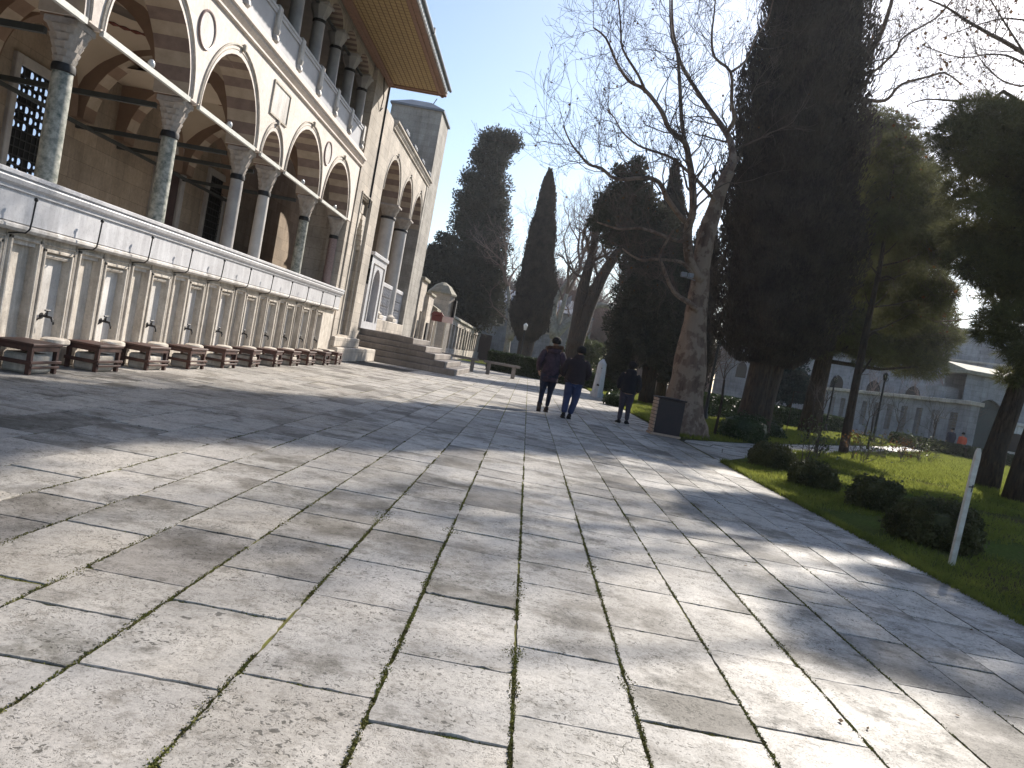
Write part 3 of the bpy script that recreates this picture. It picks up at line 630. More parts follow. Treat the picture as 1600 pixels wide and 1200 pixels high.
# gallery storey: parapet, posts, columns, arches, eave
POSTS = [26.05-1.755*k for k in range(15) if 26.05-1.755*k > 0.8]
PX = FX-.02
mb = MB(); mb.box(PX-.3, PX+.06, .6, 26.5, 6.80, 6.94); mb.build('parapet_plinth', 'facade', mosque)
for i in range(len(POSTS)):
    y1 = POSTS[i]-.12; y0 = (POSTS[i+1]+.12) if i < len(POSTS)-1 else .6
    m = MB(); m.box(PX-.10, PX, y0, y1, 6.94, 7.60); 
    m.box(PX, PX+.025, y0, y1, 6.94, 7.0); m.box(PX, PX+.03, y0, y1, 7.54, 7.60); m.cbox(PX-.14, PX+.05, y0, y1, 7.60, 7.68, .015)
    m.build('parapet_panel', 'parapet_marble_shaded', mosque)
for y in POSTS:
    m = MB(); m.cbox(PX-.14, PX+.07, y-.12, y+.12, 7.22, 7.74, .02)
    m.lathe(PX-.0, y, [(.06, 6.94), (.115, 7.0), (.115, 7.06), (.08, 7.12), (.115, 7.2), (.115, 7.23)], 10)
    m.build('parapet_post', 'niche_marble', mosque, R(40))
GX = FX-.28
for y in POSTS:
    m = MB(); m.lathe(GX, y, [(.175, 7.7), (.17, 7.75), (.155, 8.85)], 16); o = m.build('gallery_column', 'grey_col', mosque, R(40))
    m = MB(); m.lathe(GX, y, [(.16, 8.80), (.18, 8.83), (.165, 8.88)], 16); m.build('bronze_collar', 'iron', o, R(40))
    m = MB(); m.lathe(GX, y, [(.155, 8.87), (.17, 8.95), (.25, 9.10), (.29, 9.2), (.29, 9.24)], 8); m.cbox(GX-.26, GX+.26, y-.26, y+.26, 9.24, 9.30, .01); m.build('capital', 'grey_col', o)
mb = MB(); mb.box(GX-.25, GX+.22, .6, 26.5, 6.55, 7.68); mb.build('gallery_floor_edge', 'dark_stone', mosque)
gop = []
ps = sorted(POSTS)
for a, b in zip(ps[:-1], ps[1:]): gop.append((a+.24, b-.24, 9.66))
mb = MB(); arcade(mb, YM, .6, 26.4, [g for g in gop if g[0] > .7], 10.3, 9.28, GX+.18, GX-.2, 0, (1, 2)); mb.build('gallery_arcade_wall', ['limestone', 'vsd', 'vsl'], mosque)
mb = MB(); mb.box(IX, GX-.2, .6, 26.4, 10.15, 10.3); mb.box(IX+.01, IX+.06, .6, 26.4, 6.8, 10.1); mb.build('gallery_ceiling', 'gallery_inner', mosque)
mb = MB(); mb.box(IX, GX-.25, .6, 26.4, 6.62, 6.8); mb.build('gallery_floor', 'gallery_inner', mosque)
m = MB(); m.box(GX-.06, GX+.02, .6, 26.4, 9.19, 9.24); m.build('gallery_tie', 'tie_green', mosque)
# eave
EX0, EX1, EY1, EZ = FX-.05, -4.5, 28.32, 9.78
mb = MB(); mb.box(EX0+.32, EX1-.28, 0, EY1-.32, EZ+.03, EZ+.06); eave = mb.build('eave', 'soffit', mosque)
m = MB()
m.cbox(EX1-.28, EX1, 0, EY1, EZ-.02, EZ+.10, .02); m.cbox(EX0, EX0+.32, 0, EY1, EZ-.02, EZ+.10, .02); m.cbox(EX0+.32, EX1-.28, EY1-.32, EY1, EZ-.018, EZ+.10, .02)
m.cbox(EX1-.2, EX1-.14, 0, EY1-.2, EZ-.045, EZ-.02, .008); m.cbox(EX0+.16, EX0+.22, 0, EY1-.2, EZ-.045, EZ-.02, .008); m.cbox(EX0+.22, EX1-.2, EY1-.2, EY1-.14, EZ-.045, EZ-.02, .008)
m.build('soffit_frame', 'soffit_wood', eave)
m = MB(); m.lathe(EX1-.13, EY1-.14, [(.03, EZ-.09), (.07, EZ-.06), (.07, EZ-.02)], 10); m.build('boss', 'soffit_wood', eave)
m = MB()
for k in range(int(EY1/.26)): m.cbox(EX1, EX1+.055, k*.26+.02, k*.26+.22, EZ+.03, EZ+.20, .012)
m.box(EX1-.02, EX1+.02, 0, EY1, EZ+.10, EZ+.22); m.build('fascia', 'glass_lamp', eave)
m = MB(); m.tube([(EX1+.09, 0, EZ+.24), (EX1+.09, EY1+.05, EZ+.24)], .055, 8); m.cbox(EX1+.03, EX1+.15, 23.2, 23.32, EZ+.16, EZ+.36, .01); m.build('gutter', 'lead', eave, R(40))
m = MB(); m.add([(EX1+.1, 0, EZ+.24), (EX1+.1, EY1+.05, EZ+.24), (IX, EY1+.05, EZ+2.2), (IX, 0, EZ+2.2), (IX, EY1+.05, EZ+.24), (IX, 0, EZ+.24)], [(0, 1, 2, 3), (1, 2, 4), (0, 3, 5), (0, 1, 4, 5)]); m.build('eave_roof', 'lead', eave)
# end pier with its tall carved niche
mb = MB()
PY0, PY1 = 26.5, 30.2
def frame_wall(mb, x, y0, y1, z0, z1, hy0, hy1, hz0, hz1, depth, thick):
    mb.box(x-thick, x, y0, hy0, z0, z1); mb.box(x-thick, x, hy1, y1, z0, z1); mb.box(x-thick, x, hy0, hy1, z0, hz0); mb.box(x-thick, x, hy0, hy1, hz1, z1); mb.box(x-thick, x-depth, hy0, hy1, hz0, hz1)
frame_wall(mb, FX+.03, PY0, PY1, 0, 9.1, 27.25, 28.75, .92, 5.75, .22, 1.6)
mb.box(FX-1.57, FX+.03, PY0, 28.45, 9.1, 9.8); pier = mb.build('corner_pier', 'limestone', mosque)
m = MB()
for d, o in ((.0, 0), (.09, .1)):
    for y0, y1, z0, z1 in ((27.16+o, 27.22+o, .92, 5.8-o), (28.78-o, 28.84-o, .92, 5.8-o), (27.16+o, 28.84-o, 5.8-o, 5.86-o)): m.cbox(FX+.0-d, FX+.07-d, y0, y1, z0, z1, .01)
m.build('niche_moulding', 'worn_stone', pier)
m = MB(); # stepped muqarnas hood in the niche
for k in range(7): 
    w2 = .62-.085*k; z = 4.0+k*.17; 
    m.box(FX-.19, FX-.03, 27.25+.05, 28.0-w2+.0, z, z+.165); m.box(FX-.19, FX-.03, 28.0+w2, 28.75-.05, z, z+.165)
m.cbox(FX-.19, FX-.12, 27.5, 28.5, 5.25, 5.6, .02); m.build('muqarnas', 'worn_stone', pier)
m = MB(); m.cbox(FX-.9, FX+.28, 26.55, 33.2, 0, .5, .03); m.cbox(FX-.9, FX+.14, 26.52, 30.4, .5, .85, .03); m.build('pier_plinth', 'limestone', pier)
m = MB(); m.tube([(FX+.06, 27.3, 9.75), (FX+.16, 27.3, 9.1), (FX+.05, 27.6, 8.7), (FX+.05, 27.9, 8.9)], .018, 5); m.tube([(FX+.06, 28.4, 9.8), (FX+.06, 28.4, 5.5)], .03, 6); m.build('cable', 'iron', pier)
mb = MB(); mb.box(WX-1.2, WX, 30.2, 34.5, 0, 10.25); mb.build('recessed_wall', 'limestone', mosque)
# east wing on its raised landing
wops = [(34.75, 38.25, 9.02), (38.95, 42.05, 9.0), (42.75, 45.7, 8.98)]
mb = MB(); arcade(mb, YM, 34.4, 46.4, wops, 9.9, 7.35, WX, WX-.75); mb.build('wing_arcade_wall', ['limestone', 'vsd', 'vsl'], mosque)
mb = MB()
for a, b, za in wops: mb.tube([(WX+.012, s, z) for s, z in arch_curve(a-.15, b+.15, 7.37, za+.22, 14)], .03, 5); mb.cbox(WX, WX+.08, (a+b)/2-.06, (a+b)/2+.06, za+.14, za+.32, .02)
mb.build('arch_moulding', 'worn_stone', mosque, R(40))
mb = MB(); mb.extrude([(0, 9.9), (.07, 9.93), (.07, 9.98), (.14, 10.08), (.14, 10.14), (.22, 10.2), (.22, 10.28), (-.8, 10.3), (-.8, 9.9)], 34.4, 46.3, lambda a, p, q: (WX+p, a, q)); wc = mb.build('wing_cornice', 'limestone', mosque)
m = MB()
for k in range(4): m = MB(); m.cbox(WX+.02, WX+.26, 36.0+k*2.7, 37.1+k*2.7, 10.3, 10.42, .03); m.tube([(WX+.2, 36.2+k*2.7, 10.42), (WX+.2, 37.0+k*2.7, 10.42)], .06, 6); m.build('lead_edging', 'lead', wc)
for y in (38.6, 42.4): column(WX-.37, y, 1.9, 6.7, 7.33, .33, 'white_col', w=.98)
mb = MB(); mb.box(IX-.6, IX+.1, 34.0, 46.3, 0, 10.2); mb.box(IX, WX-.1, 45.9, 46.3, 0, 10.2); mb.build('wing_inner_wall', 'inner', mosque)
mb = MB(); mb.box(IX, WX-.7, 34.0, 46.3, 9.6, 9.85); mb.build('wing_ceiling', 'plaster', mosque)
mb = MB(); mb.box(IX, WX+.02, 34.0, 46.3, 0, 1.6); mb.cbox(WX-.7, WX+.10, 37.9, 45.8, 1.26, 1.85, .03); mb.build('wing_plinth', 'limestone', mosque)
# portal screen with a small arched doorway
mb = MB(); arcade(mb, YM, 34.45, 37.75, [(35.3, 36.85, 3.98)], 4.45, 3.2, WX+.12, WX-.35, 0, (0, 0), None)
mb.box(WX-.35, WX+.12, 34.45, 35.3, 1.6, 3.2); mb.box(WX-.35, WX+.12, 36.85, 37.75, 1.6, 3.2); mb.cbox(WX-.38, WX+.2, 34.4, 37.8, 4.45, 4.62, .02)
mb.box(WX-.36, WX+.13, 34.4, 37.8, 1.28, 1.6); ps_ = mb.build('portal_screen', 'marble', mosque)
m = MB(); m.tube([(WX+.13, 34.95, 1.6), (WX+.13, 34.95, 4.15), (WX+.13, 37.3, 4.15), (WX+.13, 37.3, 1.6)], .04, 4); m.build('portal_moulding', 'worn_stone', ps_)
m = MB(); m.box(WX-.25, WX-.2, 35.3, 36.85, 1.6, 3.95); m.build('door_leaf', 'door_wood', ps_)
def lattice(y0, y1, z0, z1):
    m = MB(); x = WX-.28; t = .05
    m.cbox(x-.05, x+.09, y0, y1, z1-.2, z1, .02); m.cbox(x-.03, x+.07, y0, y1, z0, z0+.25, .02); m.box(x-.02, x+.06, y0, y0+.12, z0+.25, z1-.2); m.box(x-.02, x+.06, y1-.12, y1, z0+.25, z1-.2)
    a0, a1, b0, b1 = y0+.12, y1-.12, z0+.25, z1-.2; s = .40
    ny = max(1, round((a1-a0)/s)); nz = max(1, round((b1-b0)/s)); sy, sz = (a1-a0)/ny, (b1-b0)/nz
    for i in range(ny):
        for k in range(nz):
            cy, cz = a0+sy*(i+.5), b0+sz*(k+.5)
            pts = [(x+.02, cy+sy*.30*math.cos(q*PI/3), cz+sz*.34*math.sin(q*PI/3)) for q in range(7)]; m.tube(pts, 0.03, 4, False)
            for q in range(6):
                ca, sa = math.cos(q*PI/3), math.sin(q*PI/3); m.tube([(x+.02, cy+sy*.30*ca, cz+sz*.34*sa), (x+.02, cy+sy*.5*ca, cz+sz*.52*sa)], .028, 4, False)
    m.build('lattice_parapet', 'marble', mosque)
lattice(38.95, 42.05, 1.85, 3.7); lattice(42.75, 45.7, 1.85, 3.7)
# far pier and block tower
mb = MB(); mb.box(WX-1.0, WX+.04, 45.75, 46.35, 0, 9.9); mb.box(-10.4, WX+.05, 46.35, 49.7, 0, 14.3)
tw = mb.build('corner_tower', 'tower_stone', mosque)
m = MB(); m.cbox(-10.5, WX+.16, 46.25, 49.8, 14.3, 14.42, .02)
x0, x1, y0, y1 = -10.5, WX+.16, 46.25, 49.8
m.add([(x0, y0, 14.42), (x1, y0, 14.42), (x1, y1, 14.42), (x0, y1, 14.42), (x0+1, y0+1.1, 15.0), (x1-1, y0+1.1, 15.0), (x1-1, y1-1.1, 15.0), (x0+1, y1-1.1, 15.0)], [(0, 1, 5, 4), (1, 2, 6, 5), (2, 3, 7, 6), (3, 0, 4, 7), (4, 5, 6, 7)])
m.tube([(-8.2, 47.2, 14.9), (-8.0, 47.0, 15.2)], .03, 5); m.build('lead_cap', 'lead', tw)
# body of the mosque behind
mb = MB(); mb.box(-26, IX-.6, -4, 49, 0, 13.0); mb.build('prayer_hall_wall', 'limestone', mosque)

# ================================================================== ABLUTION FOUNTAIN
fount = empty('ablution_fountain', (FX, 14, 0), 'long ablution fountain with white marble tank front above a row of tap niches', 'fountain')
TX = FX+.12; FY0, FY1 = 0.9, 26.42; U = 1.525
mb = MB(); prof = [(-.35, 1.80), (.0, 1.80), (.0, 2.17), (.03, 2.18), (.03, 2.22), (.075, 2.25), (.095, 2.30), (.075, 2.335), (.11, 2.345), (.11, 2.385), (.09, 2.40), (-.35, 2.40)]
mb.extrude(prof, FY0, FY1, lambda a, p, q: (TX+p, a, q)); mb.build('marble_tank', 'marble', fount)
mb = MB(); mb.extrude([(0, 1.70), (.05, 1.70), (.08, 1.735), (.08, 1.77), (.05, 1.79), (0, 1.80)], FY0, FY1, lambda a, p, q: (FX+p+.06, a, q)); mb.box(FX-.3, FX+.06, FY0, FY1, 1.705, 1.798)
mb.build('marble_ledge', 'niche_marble', fount)
units = []
k0 = 10.88-U*6
yt = k0
while yt < 25.9: units.append(yt); yt += U
wall = MB(); niche_back = MB(); frames = MB()
XB = FX-.095
cur = FY0
for yt in units:
    # plain recess centred at yt-U/2-.02, tap niche at yt
    for (c, wdt, z0, z1, tap) in ((yt-.74, .52, .34, 1.60, False), (yt, .58, .30, 1.52, True)):
        a, b = c-wdt/2, c+wdt/2
        if a < cur: continue
        wall.box(FX-.3, FX, cur, a, 0.28, 1.705); wall.box(FX-.3, FX, a, b, z1, 1.705); wall.box(FX-.3, FX, a, b, .28, z0)
        cur = b
        (niche_back).box(FX-.3, XB, a, b, z0, z1, 1 if tap else 0)
        # moulded frame
        for d, w_, pr_ in ((0.0, .045, .035), (.07, .03, .018)):
            frames.cbox(FX-.01, FX+pr_, a-.05-d, a-.05-d+w_, z0, z1+.05+d, .008); frames.cbox(FX-.01, FX+pr_, b+.05+d-w_, b+.05+d, z0, z1+.05+d, .008); frames.cbox(FX-.01, FX+pr_, a-.05-d, b+.05+d, z1+.05+d-w_, z1+.05+d, .008)
        if tap:
            frames.tube([(XB+.06, a, z1-.04), (XB+.06, b, z1-.04)], .035, 6)
wall.box(FX-.3, FX, cur, FY1, .28, 1.705); wall.cbox(FX-.3, FX+.10, FY0, FY1, 0, .28, .02)
wall.build('niche_wall', 'worn_stone', fount); niche_back.build('niche_back', ['worn_stone', 'niche_marble'], fount); frames.build('niche_frame', 'worn_stone', fount, R(35))
for yt in units:
    if yt < 7: continue
    m = MB(); x = XB
    m.tube([(x, yt, .66), (x+.10, yt, .66), (x+.15, yt, .655), (x+.17, yt, .60)], [.018, .02, .018, .014], 6); m.tube([(x, yt, .66), (x+.01, yt, .66)], .045, 8)
    m.tube([(x+.08, yt, .67), (x+.08, yt, .74)], .012, 5); m.tube([(x+.08, yt-.06, .745), (x+.08, yt+.06, .745)], .013, 5); m.tube([(x+.02, yt-.12, .60), (x+.08, yt-.05, .68), (x+.05, yt+.02, .70)], .012, 5); m.tube([(x+.10, yt+.02, .66), (x+.12, yt+.10, .62), (x+.12, yt+.11, .56)], .012, 5)
    m.build('tap', 'iron', fount, R(50))
    m = MB(); m.cbox(XB, FX+.10, yt-.26, yt+.28, .26, .33, .025); m.lathe(FX+.15, yt+.02, [(.22, .30), (.26, .33), (.25, .375), (.20, .39)], 14, None, .6, 1.0); m.build('basin_lip', 'worn_stone', fount, R(35))
for k in range(-2, 11):
    y = 9.76+U*k
    m = MB(); m.tube([(FX+.03, y, 1.66), (FX+.14, y, 1.68), (FX+.24, y, 1.69), (FX+.285, y, 1.74), (FX+.295, y, 1.84), (FX+.30, y+.01, 2.10)], .0105, 6); m.lathe(FX+.30, y+.01, [(.01, 2.09), (.024, 2.10), (.024, 2.125), (.008, 2.14)], 8); m.build('iron_hook', 'iron', fount, R(60))
m = MB(); m.cbox(FX+.02, FX+.42, 25.0, 25.7, 0, .42, .03); m.build('end_block', 'limestone', fount)

# stools
def stool():
    root = empty('wooden_stool', (0, 0, 0)); X, Y, Z = .47, .60, .385
    m = MB(); m.cbox(-X/2-.02, X/2+.02, -Y/2-.02, Y/2+.02, Z-.035, Z, .006); 
    m.local('seat', 'wood_dark', root)
    m = MB(); m.cbox(-X/2, X/2, -Y/2, -Y/2+.03, Z-.10, Z-.036, .004); m.cbox(-X/2, X/2, Y/2-.03, Y/2, Z-.10, Z-.036, .004); m.cbox(X/2-.03, X/2, -Y/2+.03, Y/2-.03, Z-.10, Z-.036, .004); m.cbox(-X/2, -X/2+.03, -Y/2+.03, Y/2-.03, Z-.10, Z-.036, .004); m.local('apron', 'wood_dark', root)
    for sx in (-1, 1):
        for sy in (-1, 1):
            m = MB(); m.cbox(-.028, .028, -.028, .028, 0, Z-.036, .005); o = m.local('leg', 'wood_dark', root); o.location = (sx*(X/2-.03), sy*(Y/2-.03), 0)
    m = MB(); m.cbox(X/2+.001, X/2+.03, -Y/2-.03, Y/2+.03, .135, .17, .004); m.cbox(X/2+.001, X/2+.025, -Y/2, Y/2, .075, .105, .004)
    m.cbox(-X/2, X/2+.02, -Y/2-.031, -Y/2-.003, .12, .17, .004); m.cbox(-X/2, X/2+.02, Y/2+.003, Y/2+.031, .12, .17, .004); m.local('stretcher', 'wood_dark', root)
    return root
def copy_tree(o, parent=None):
    c = o.copy(); col.objects.link(c); c.parent = parent
    for ch in [x for x in o.children]: copy_tree(ch, c)
    return c
proto = stool()
ords = ['nearest', 'second nearest', 'third', 'fourth', 'fifth', 'sixth', 'seventh', 'eighth', 'ninth', 'tenth', 'farthest']
smb = MB(); smb.cbox(-.17, .18, -.24, .24, 0, .24, .03); sblock = smb.local('stone_seat_block', 'worn_stone', None)
for k in range(11):
    y = 9.55+1.535*k+.30
    o = proto if k == 0 else copy_tree(proto)
    o.location = (-6.13+random.uniform(-.035, .035), y+random.uniform(-.04, .04), 0.004); o.rotation_euler.z = random.uniform(-.07, .07)
    nm = {0: 'nearest brown wooden stool at the left edge of the photo, below the fountain wall', 10: 'brown wooden stool farthest along the fountain wall, nearest the stone stairs'}.get(k, '%s brown wooden stool from the camera in the row along the fountain wall' % ords[k])
    tag(o, nm, 'stool', 'wooden stools along the ablution fountain')
    b = sblock if k == 0 else sblock.copy()
    if k: col.objects.link(b)
    b.location = (-6.14, y, 0.003)
    tag(b, 'pale stone block standing inside the %s wooden stool along the fountain' % ords[k], 'stone block', 'stone blocks under the stools')

# ================================================================== STAIRS, BENCHES
st = empty('stone_staircase', (-5, 37, 0), 'wide grey stone steps rising to the mosque side door', 'staircase')
for k, xr in enumerate([-2.95, -3.45, -3.98, -4.45, -5.1]):
    m = MB(); rr = random.Random(k); y0 = 33.5+.36*k; y1 = 42.3-.36*k; zt = .25*(k+1); xs_ = [xr]; 
    m.cbox(WX-.1, xr, y0, y1, .25*k if k else -.02, zt-.002, .018); m.build('step', 'step_stone', st)
m = MB(); m.box(WX-.1, -5.5, 35.3, 41.0, 1.249, 1.262); m.build('landing', 'step_stone', st)
def bench(loc, rz, label):
    o = empty('stone_bench', loc, label, 'bench', 'pale stone benches on the plaza', rz)
    m = MB(); m.cbox(-1.05, 1.05, -.24, .24, .62, .76, .02); m.local('seat', 'step_stone', o)
    for s in (-1, 1): m = MB(); m.cbox(s*.72-.11, s*.72+.11, -.18, .18, 0, .62, .015); m.local('leg', 'step_stone', o)
bench((-1.42, 45.2, 0.004), 0.05, 'stone slab bench standing free on the plaza in front of the clipped hedge')
bench((-3.75, 44.6, 0.004), 0.05, 'stone slab bench set beside the right end of the stairs')

# ================================================================== BEYOND THE MOSQUE
ks = empty('stone_kiosk', (-7.4, 53, 0), 'low stone annex with stepped roofline between tower and long wall', 'annex')
m = MB(); m.box(-9.5, -7.35, 49.7, 52.2, 0, 4.9); m.box(-9.5, -7.1, 52.2, 54.8, 0, 4.2); m.box(-9.5, -6.95, 54.8, 57.8, 0, 3.35); m.build('wall', 'limestone', ks)
m = MB(); m.cbox(-9.6, -7.2, 49.71, 52.3, 4.9, 5.12, .04); m.cbox(-9.6, -6.98, 52.31, 54.9, 4.2, 4.38, .04); m.extrude([(-9.6, 3.35), (-6.75, 3.35), (-6.75, 3.5), (-7.6, 3.95), (-9.6, 3.95)], 54.81, 57.8, lambda a, p, q: (p, a, q)); m.build('coping', 'lead_old', ks)
for y in (50.3, 52.9, 55.3, 56.4): m = MB(); m.box(-7.0 if y > 52.2 else -7.35, (-7.09 if y < 54 else -6.94)+.01 if y > 52.2 else -7.34, y, y+.75, .7, 2.4); m.build('window', 'dark', ks)
for y in (50.0, 51.5, 54.95, 56.15, 57.3): m = MB(); m.cbox(-7.1, -6.88 if y > 54 else -7.2, y, y+.22, 0, 2.95, .02); m.build('pilaster', 'limestone', ks)
aw = empty('red_awning', (-6.5, 54, 2.6), 'small red and pale pink canopy board on posts before the stone annex', 'awning')
m = MB(); m.extrude([(-6.85, 2.98), (-5.95, 2.98), (-6.15, 3.22), (-6.65, 3.22)], 52.45, 52.8, lambda a, p, q: (p, a, q)); m.cbox(-6.75, -6.05, 52.5, 52.75, 2.6, 2.98, .03); m.build('canopy', 'sign_red', aw)
m = MB(); m.cbox(-6.05, -5.35, 52.5, 52.62, 2.62, 3.02, .02); m.build('board', 'sign_pink', aw)
m = MB(); m.tube([(-6.42, 52.6, 0), (-6.42, 52.6, 2.65)], .08, 8); m.tube([(-5.75, 52.6, 0), (-5.75, 52.6, 2.62)], .06, 8); m.build('post', 'paint_post', aw)
tu = empty('octagonal_turret', (-6.7, 58.6, 0), 'octagonal stone turret with pointed roof above the low annex', 'turret')
m = MB(); m.lathe(-7.1, 58.8, [(.98, 0), (.98, 4.75)], 8); m.build('wall', 'limestone', tu)
m = MB(); m.lathe(-7.1, 58.8, [(1.08, 4.75), (1.08, 4.87), (.6, 5.4), (.15, 5.65)], 8); m.build('roof', 'lead_old', tu)
m = MB(); m.cbox(-6.12, -5.92, 58.45, 59.15, 3.2, 4.5, .02); m.build('window', 'dark', tu)
lw = empty('arcaded_wall', (-6.8, 80, 0), 'long low boundary wall with rounded coping and a row of tall slot openings', 'wall')
m = MB(); X0 = -6.85; y = 60.0
while y < 106: m.box(X0-.5, X0+.10, y, y+.85, .9, 2.95); y += 3.1
m.box(X0-.6, X0+.04, 59.5, 106.5, 2.95, 3.45); m.box(X0-.5, X0+.12, 59.5, 106.5, 0, .9); m.build('wall', 'limestone', lw)
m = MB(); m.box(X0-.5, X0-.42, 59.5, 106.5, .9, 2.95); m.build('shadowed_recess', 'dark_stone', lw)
m = MB(); m.extrude([(X0-.8+.95*(1-math.cos(t*PI/8))/2*1.05, 3.45+.35*math.sin(t*PI/8)) for t in range(9)], 59.4, 106.6, lambda a, p, q: (p, a, q)); m.build('coping', 'lead_old', lw, R(50))
fb = empty('far_stone_building', (-1, 108, 0), 'plain grey two storey stone building closing the far end of the plaza', 'building')
m = MB(); m.box(-13, 7.5, 107, 116, 0, 7.9); m.build('wall', 'far_stone', fb)
m = MB(); m.cbox(-13.2, 7.7, 106.7, 116.3, 7.9, 8.1, .03); m.add([(-13, 107, 8.1), (7.5, 107, 8.1), (7.5, 116, 8.1), (-13, 116, 8.1), (-11, 111.5, 10.2), (5.5, 111.5, 10.2)], [(0, 1, 5, 4), (1, 2, 5), (2, 3, 4, 5), (3, 0, 4)]); m.build('roof', 'lead', fb)
for x in (-9.3, -4.65, -1.0, 2.2, 5.2):
    m = MB(); m.cbox(x-.65, x+.65, 106.86, 107.05, 4.9, 6.95, .03); wo = m.build('window', 'limestone', fb)
    m = MB(); m.box(x-.42, x+.42, 106.84, 106.86, 5.15, 6.7); m.build('pane', 'dark', wo)
    m = MB(); [m.box(x-.42+.21*i-.025, x-.42+.21*i+.025, 106.80, 106.83, 5.15, 6.7) for i in (1, 2, 3)]; [m.box(x-.42, x+.42, 106.77, 106.8, 5.5+.4*i-.02, 5.5+.4*i+.02) for i in range(3)]; m.build('bars', 'iron', wo)
m = MB(); m.cbox(-7.0, -5.3, 106.9, 107.02, 0, 3.4, .03); m.build('door', 'door_wood', fb)
for x in (-9, -2, 1, 4):
    m = MB(); m.box(x-.3, x+.3, 110.6, 111.2, 9.2, 10.9); m.build('chimney', 'far_stone', fb)
fb2 = empty('domed_far_building', (8, 150, 0), 'distant domed stone building half hidden by brown bare trees', 'building')
m = MB(); m.box(-10, 12, 150, 170, 0, 11); m.build('wall', 'far_stone', fb2)
m = MB(); m.lathe(3, 158, [(7.5, 10.9), (7.4, 12), (6.6, 14.2), (4.6, 16.2), (2, 17.4), (.2, 17.8)], 24); m.build('dome', 'lead', fb2, R(40))
m = MB(); [m.lathe(x, 151.5, [(1.9, 10.9), (1.8, 11.8), (1.0, 12.8), (.1, 13.1)], 14) for x in (-7, -2.5, 8)]; m.build('small_dome', 'lead', fb2, R(40))

# right hand boundary wall with grilled openings
rw = empty('precinct_wall', (31.6, 72, 0), 'grey precinct wall with flat coping and grilled openings behind the garden', 'wall')
WXr = 31.6
m = MB(); y = 57.5
while y < 92:
    m.box(WXr, WXr+.6, y, y+1.5, 0, 3.75); m.box(WXr, WXr+.6, y+1.5, y+2.6, 0, .9); m.box(WXr, WXr+.6, y+1.5, y+2.6, 3.1, 3.75); y += 2.6
m.build('wall', 'far_stone', rw)
m = MB(); m.cbox(WXr-.25, WXr+.8, 57.3, 92.3, 3.75, 4.05, .03); m.build('coping', 'limestone', rw)
y = 57.5
while y < 92:
    m = MB(); yy = y+1.5; m.box(WXr+.30, WXr+.34, yy, yy+1.1, .9, 3.1)
    for k in range(9): m.box(WXr+.10, WXr+.16, yy, yy+1.1, .95+k*.25, .99+k*.25, 1)
    for k in range(5): m.box(WXr+.16, WXr+.2, yy+.2*k+.1, yy+.2*k+.14, .9, 3.1, 1)
    m.build('grille', ['rib', 'far_stone'], rw); y += 2.6
ga = empty('stone_gateway', (35.5, 62, 0), 'stone gateway block with flat roof slab and arched dark green door', 'gateway')
mm = lambda s, d, z: (s, d, z)
m = MB(); arcade(m, mm, 33.0, 39.5, [(33.95, 36.35, 4.6)], 6.2, 3.2, 61.5, 64.5, 0, (0, 0)); m.box(33.0, 33.95, 61.5, 64.5, 0, 3.2); m.box(36.35, 39.5, 61.5, 64.5, 0, 3.2); m.box(31.7, 33.0, 62.2, 64.5, 0, 5.0); m.box(39.5, 46, 62.2, 64.5, 0, 5.6); m.build('wall', 'far_stone', ga)
m = MB(); m.cbox(32.7, 39.8, 61.1, 64.8, 6.2, 6.5, .04); m.add([(32.8, 61.2, 6.5), (39.7, 61.2, 6.5), (39.7, 64.7, 7.2), (32.8, 64.7, 7.2), (39.7, 64.7, 6.5), (32.8, 64.7, 6.5)], [(0, 1, 2, 3), (1, 4, 2), (0, 3, 5)]); m.build('roof', 'lead_old', ga)
m = MB(); m.box(33.95, 36.35, 61.9, 62.0, 0, 4.6); m.build('door', 'gate_green', ga)
m = MB(); m.cbox(36.6, 38.3, 61.25, 61.6, 0, 3.0, .04); m.cbox(36.4, 38.5, 61.15, 61.62, 3.0, 3.25, .03); no = m.build('wall_niche', 'niche_marble', ga); m = MB(); m.box(37.0, 37.9, 61.2, 61.27, 1.0, 2.4); m.build('niche_opening', 'dark', no)
bb = empty('high_stone_building', (45, 102, 0), 'tall plain stone building with pale sunlit roof edge beyond the precinct wall', 'building')
bb.rotation_euler.z = math.atan2(-6.4, 5.4)
m = MB(); m.box(-26, 24, 0, 14, 0, 13.8); 
for x in range(-24, 22, 5): m.box(x, x+.9, -.25, 0, 0, 13.2)
m.local('wall', 'far_stone', bb)
m = MB(); m.cbox(-26.4, 24.4, -.5, 14.4, 13.8, 14.15, .04); m.cbox(-26.2, 24, -.27, -.02, 10.2, 10.45, .03); m.local('coping', 'limestone', bb)
for x in (-21.5, -16.5, -11.5, -6.5, -1.5, 3.5):
    m = MB(); cv = arch_curve(x-.9, x+.9, 5.4, 6.6, 6); m.add([(s, -.02, z) for s, z in cv]+[(x+.9, -.02, 4.2), (x-.9, -.02, 4.2)], [tuple(range(len(cv)+2))]); m.local('window', 'dark', bb)

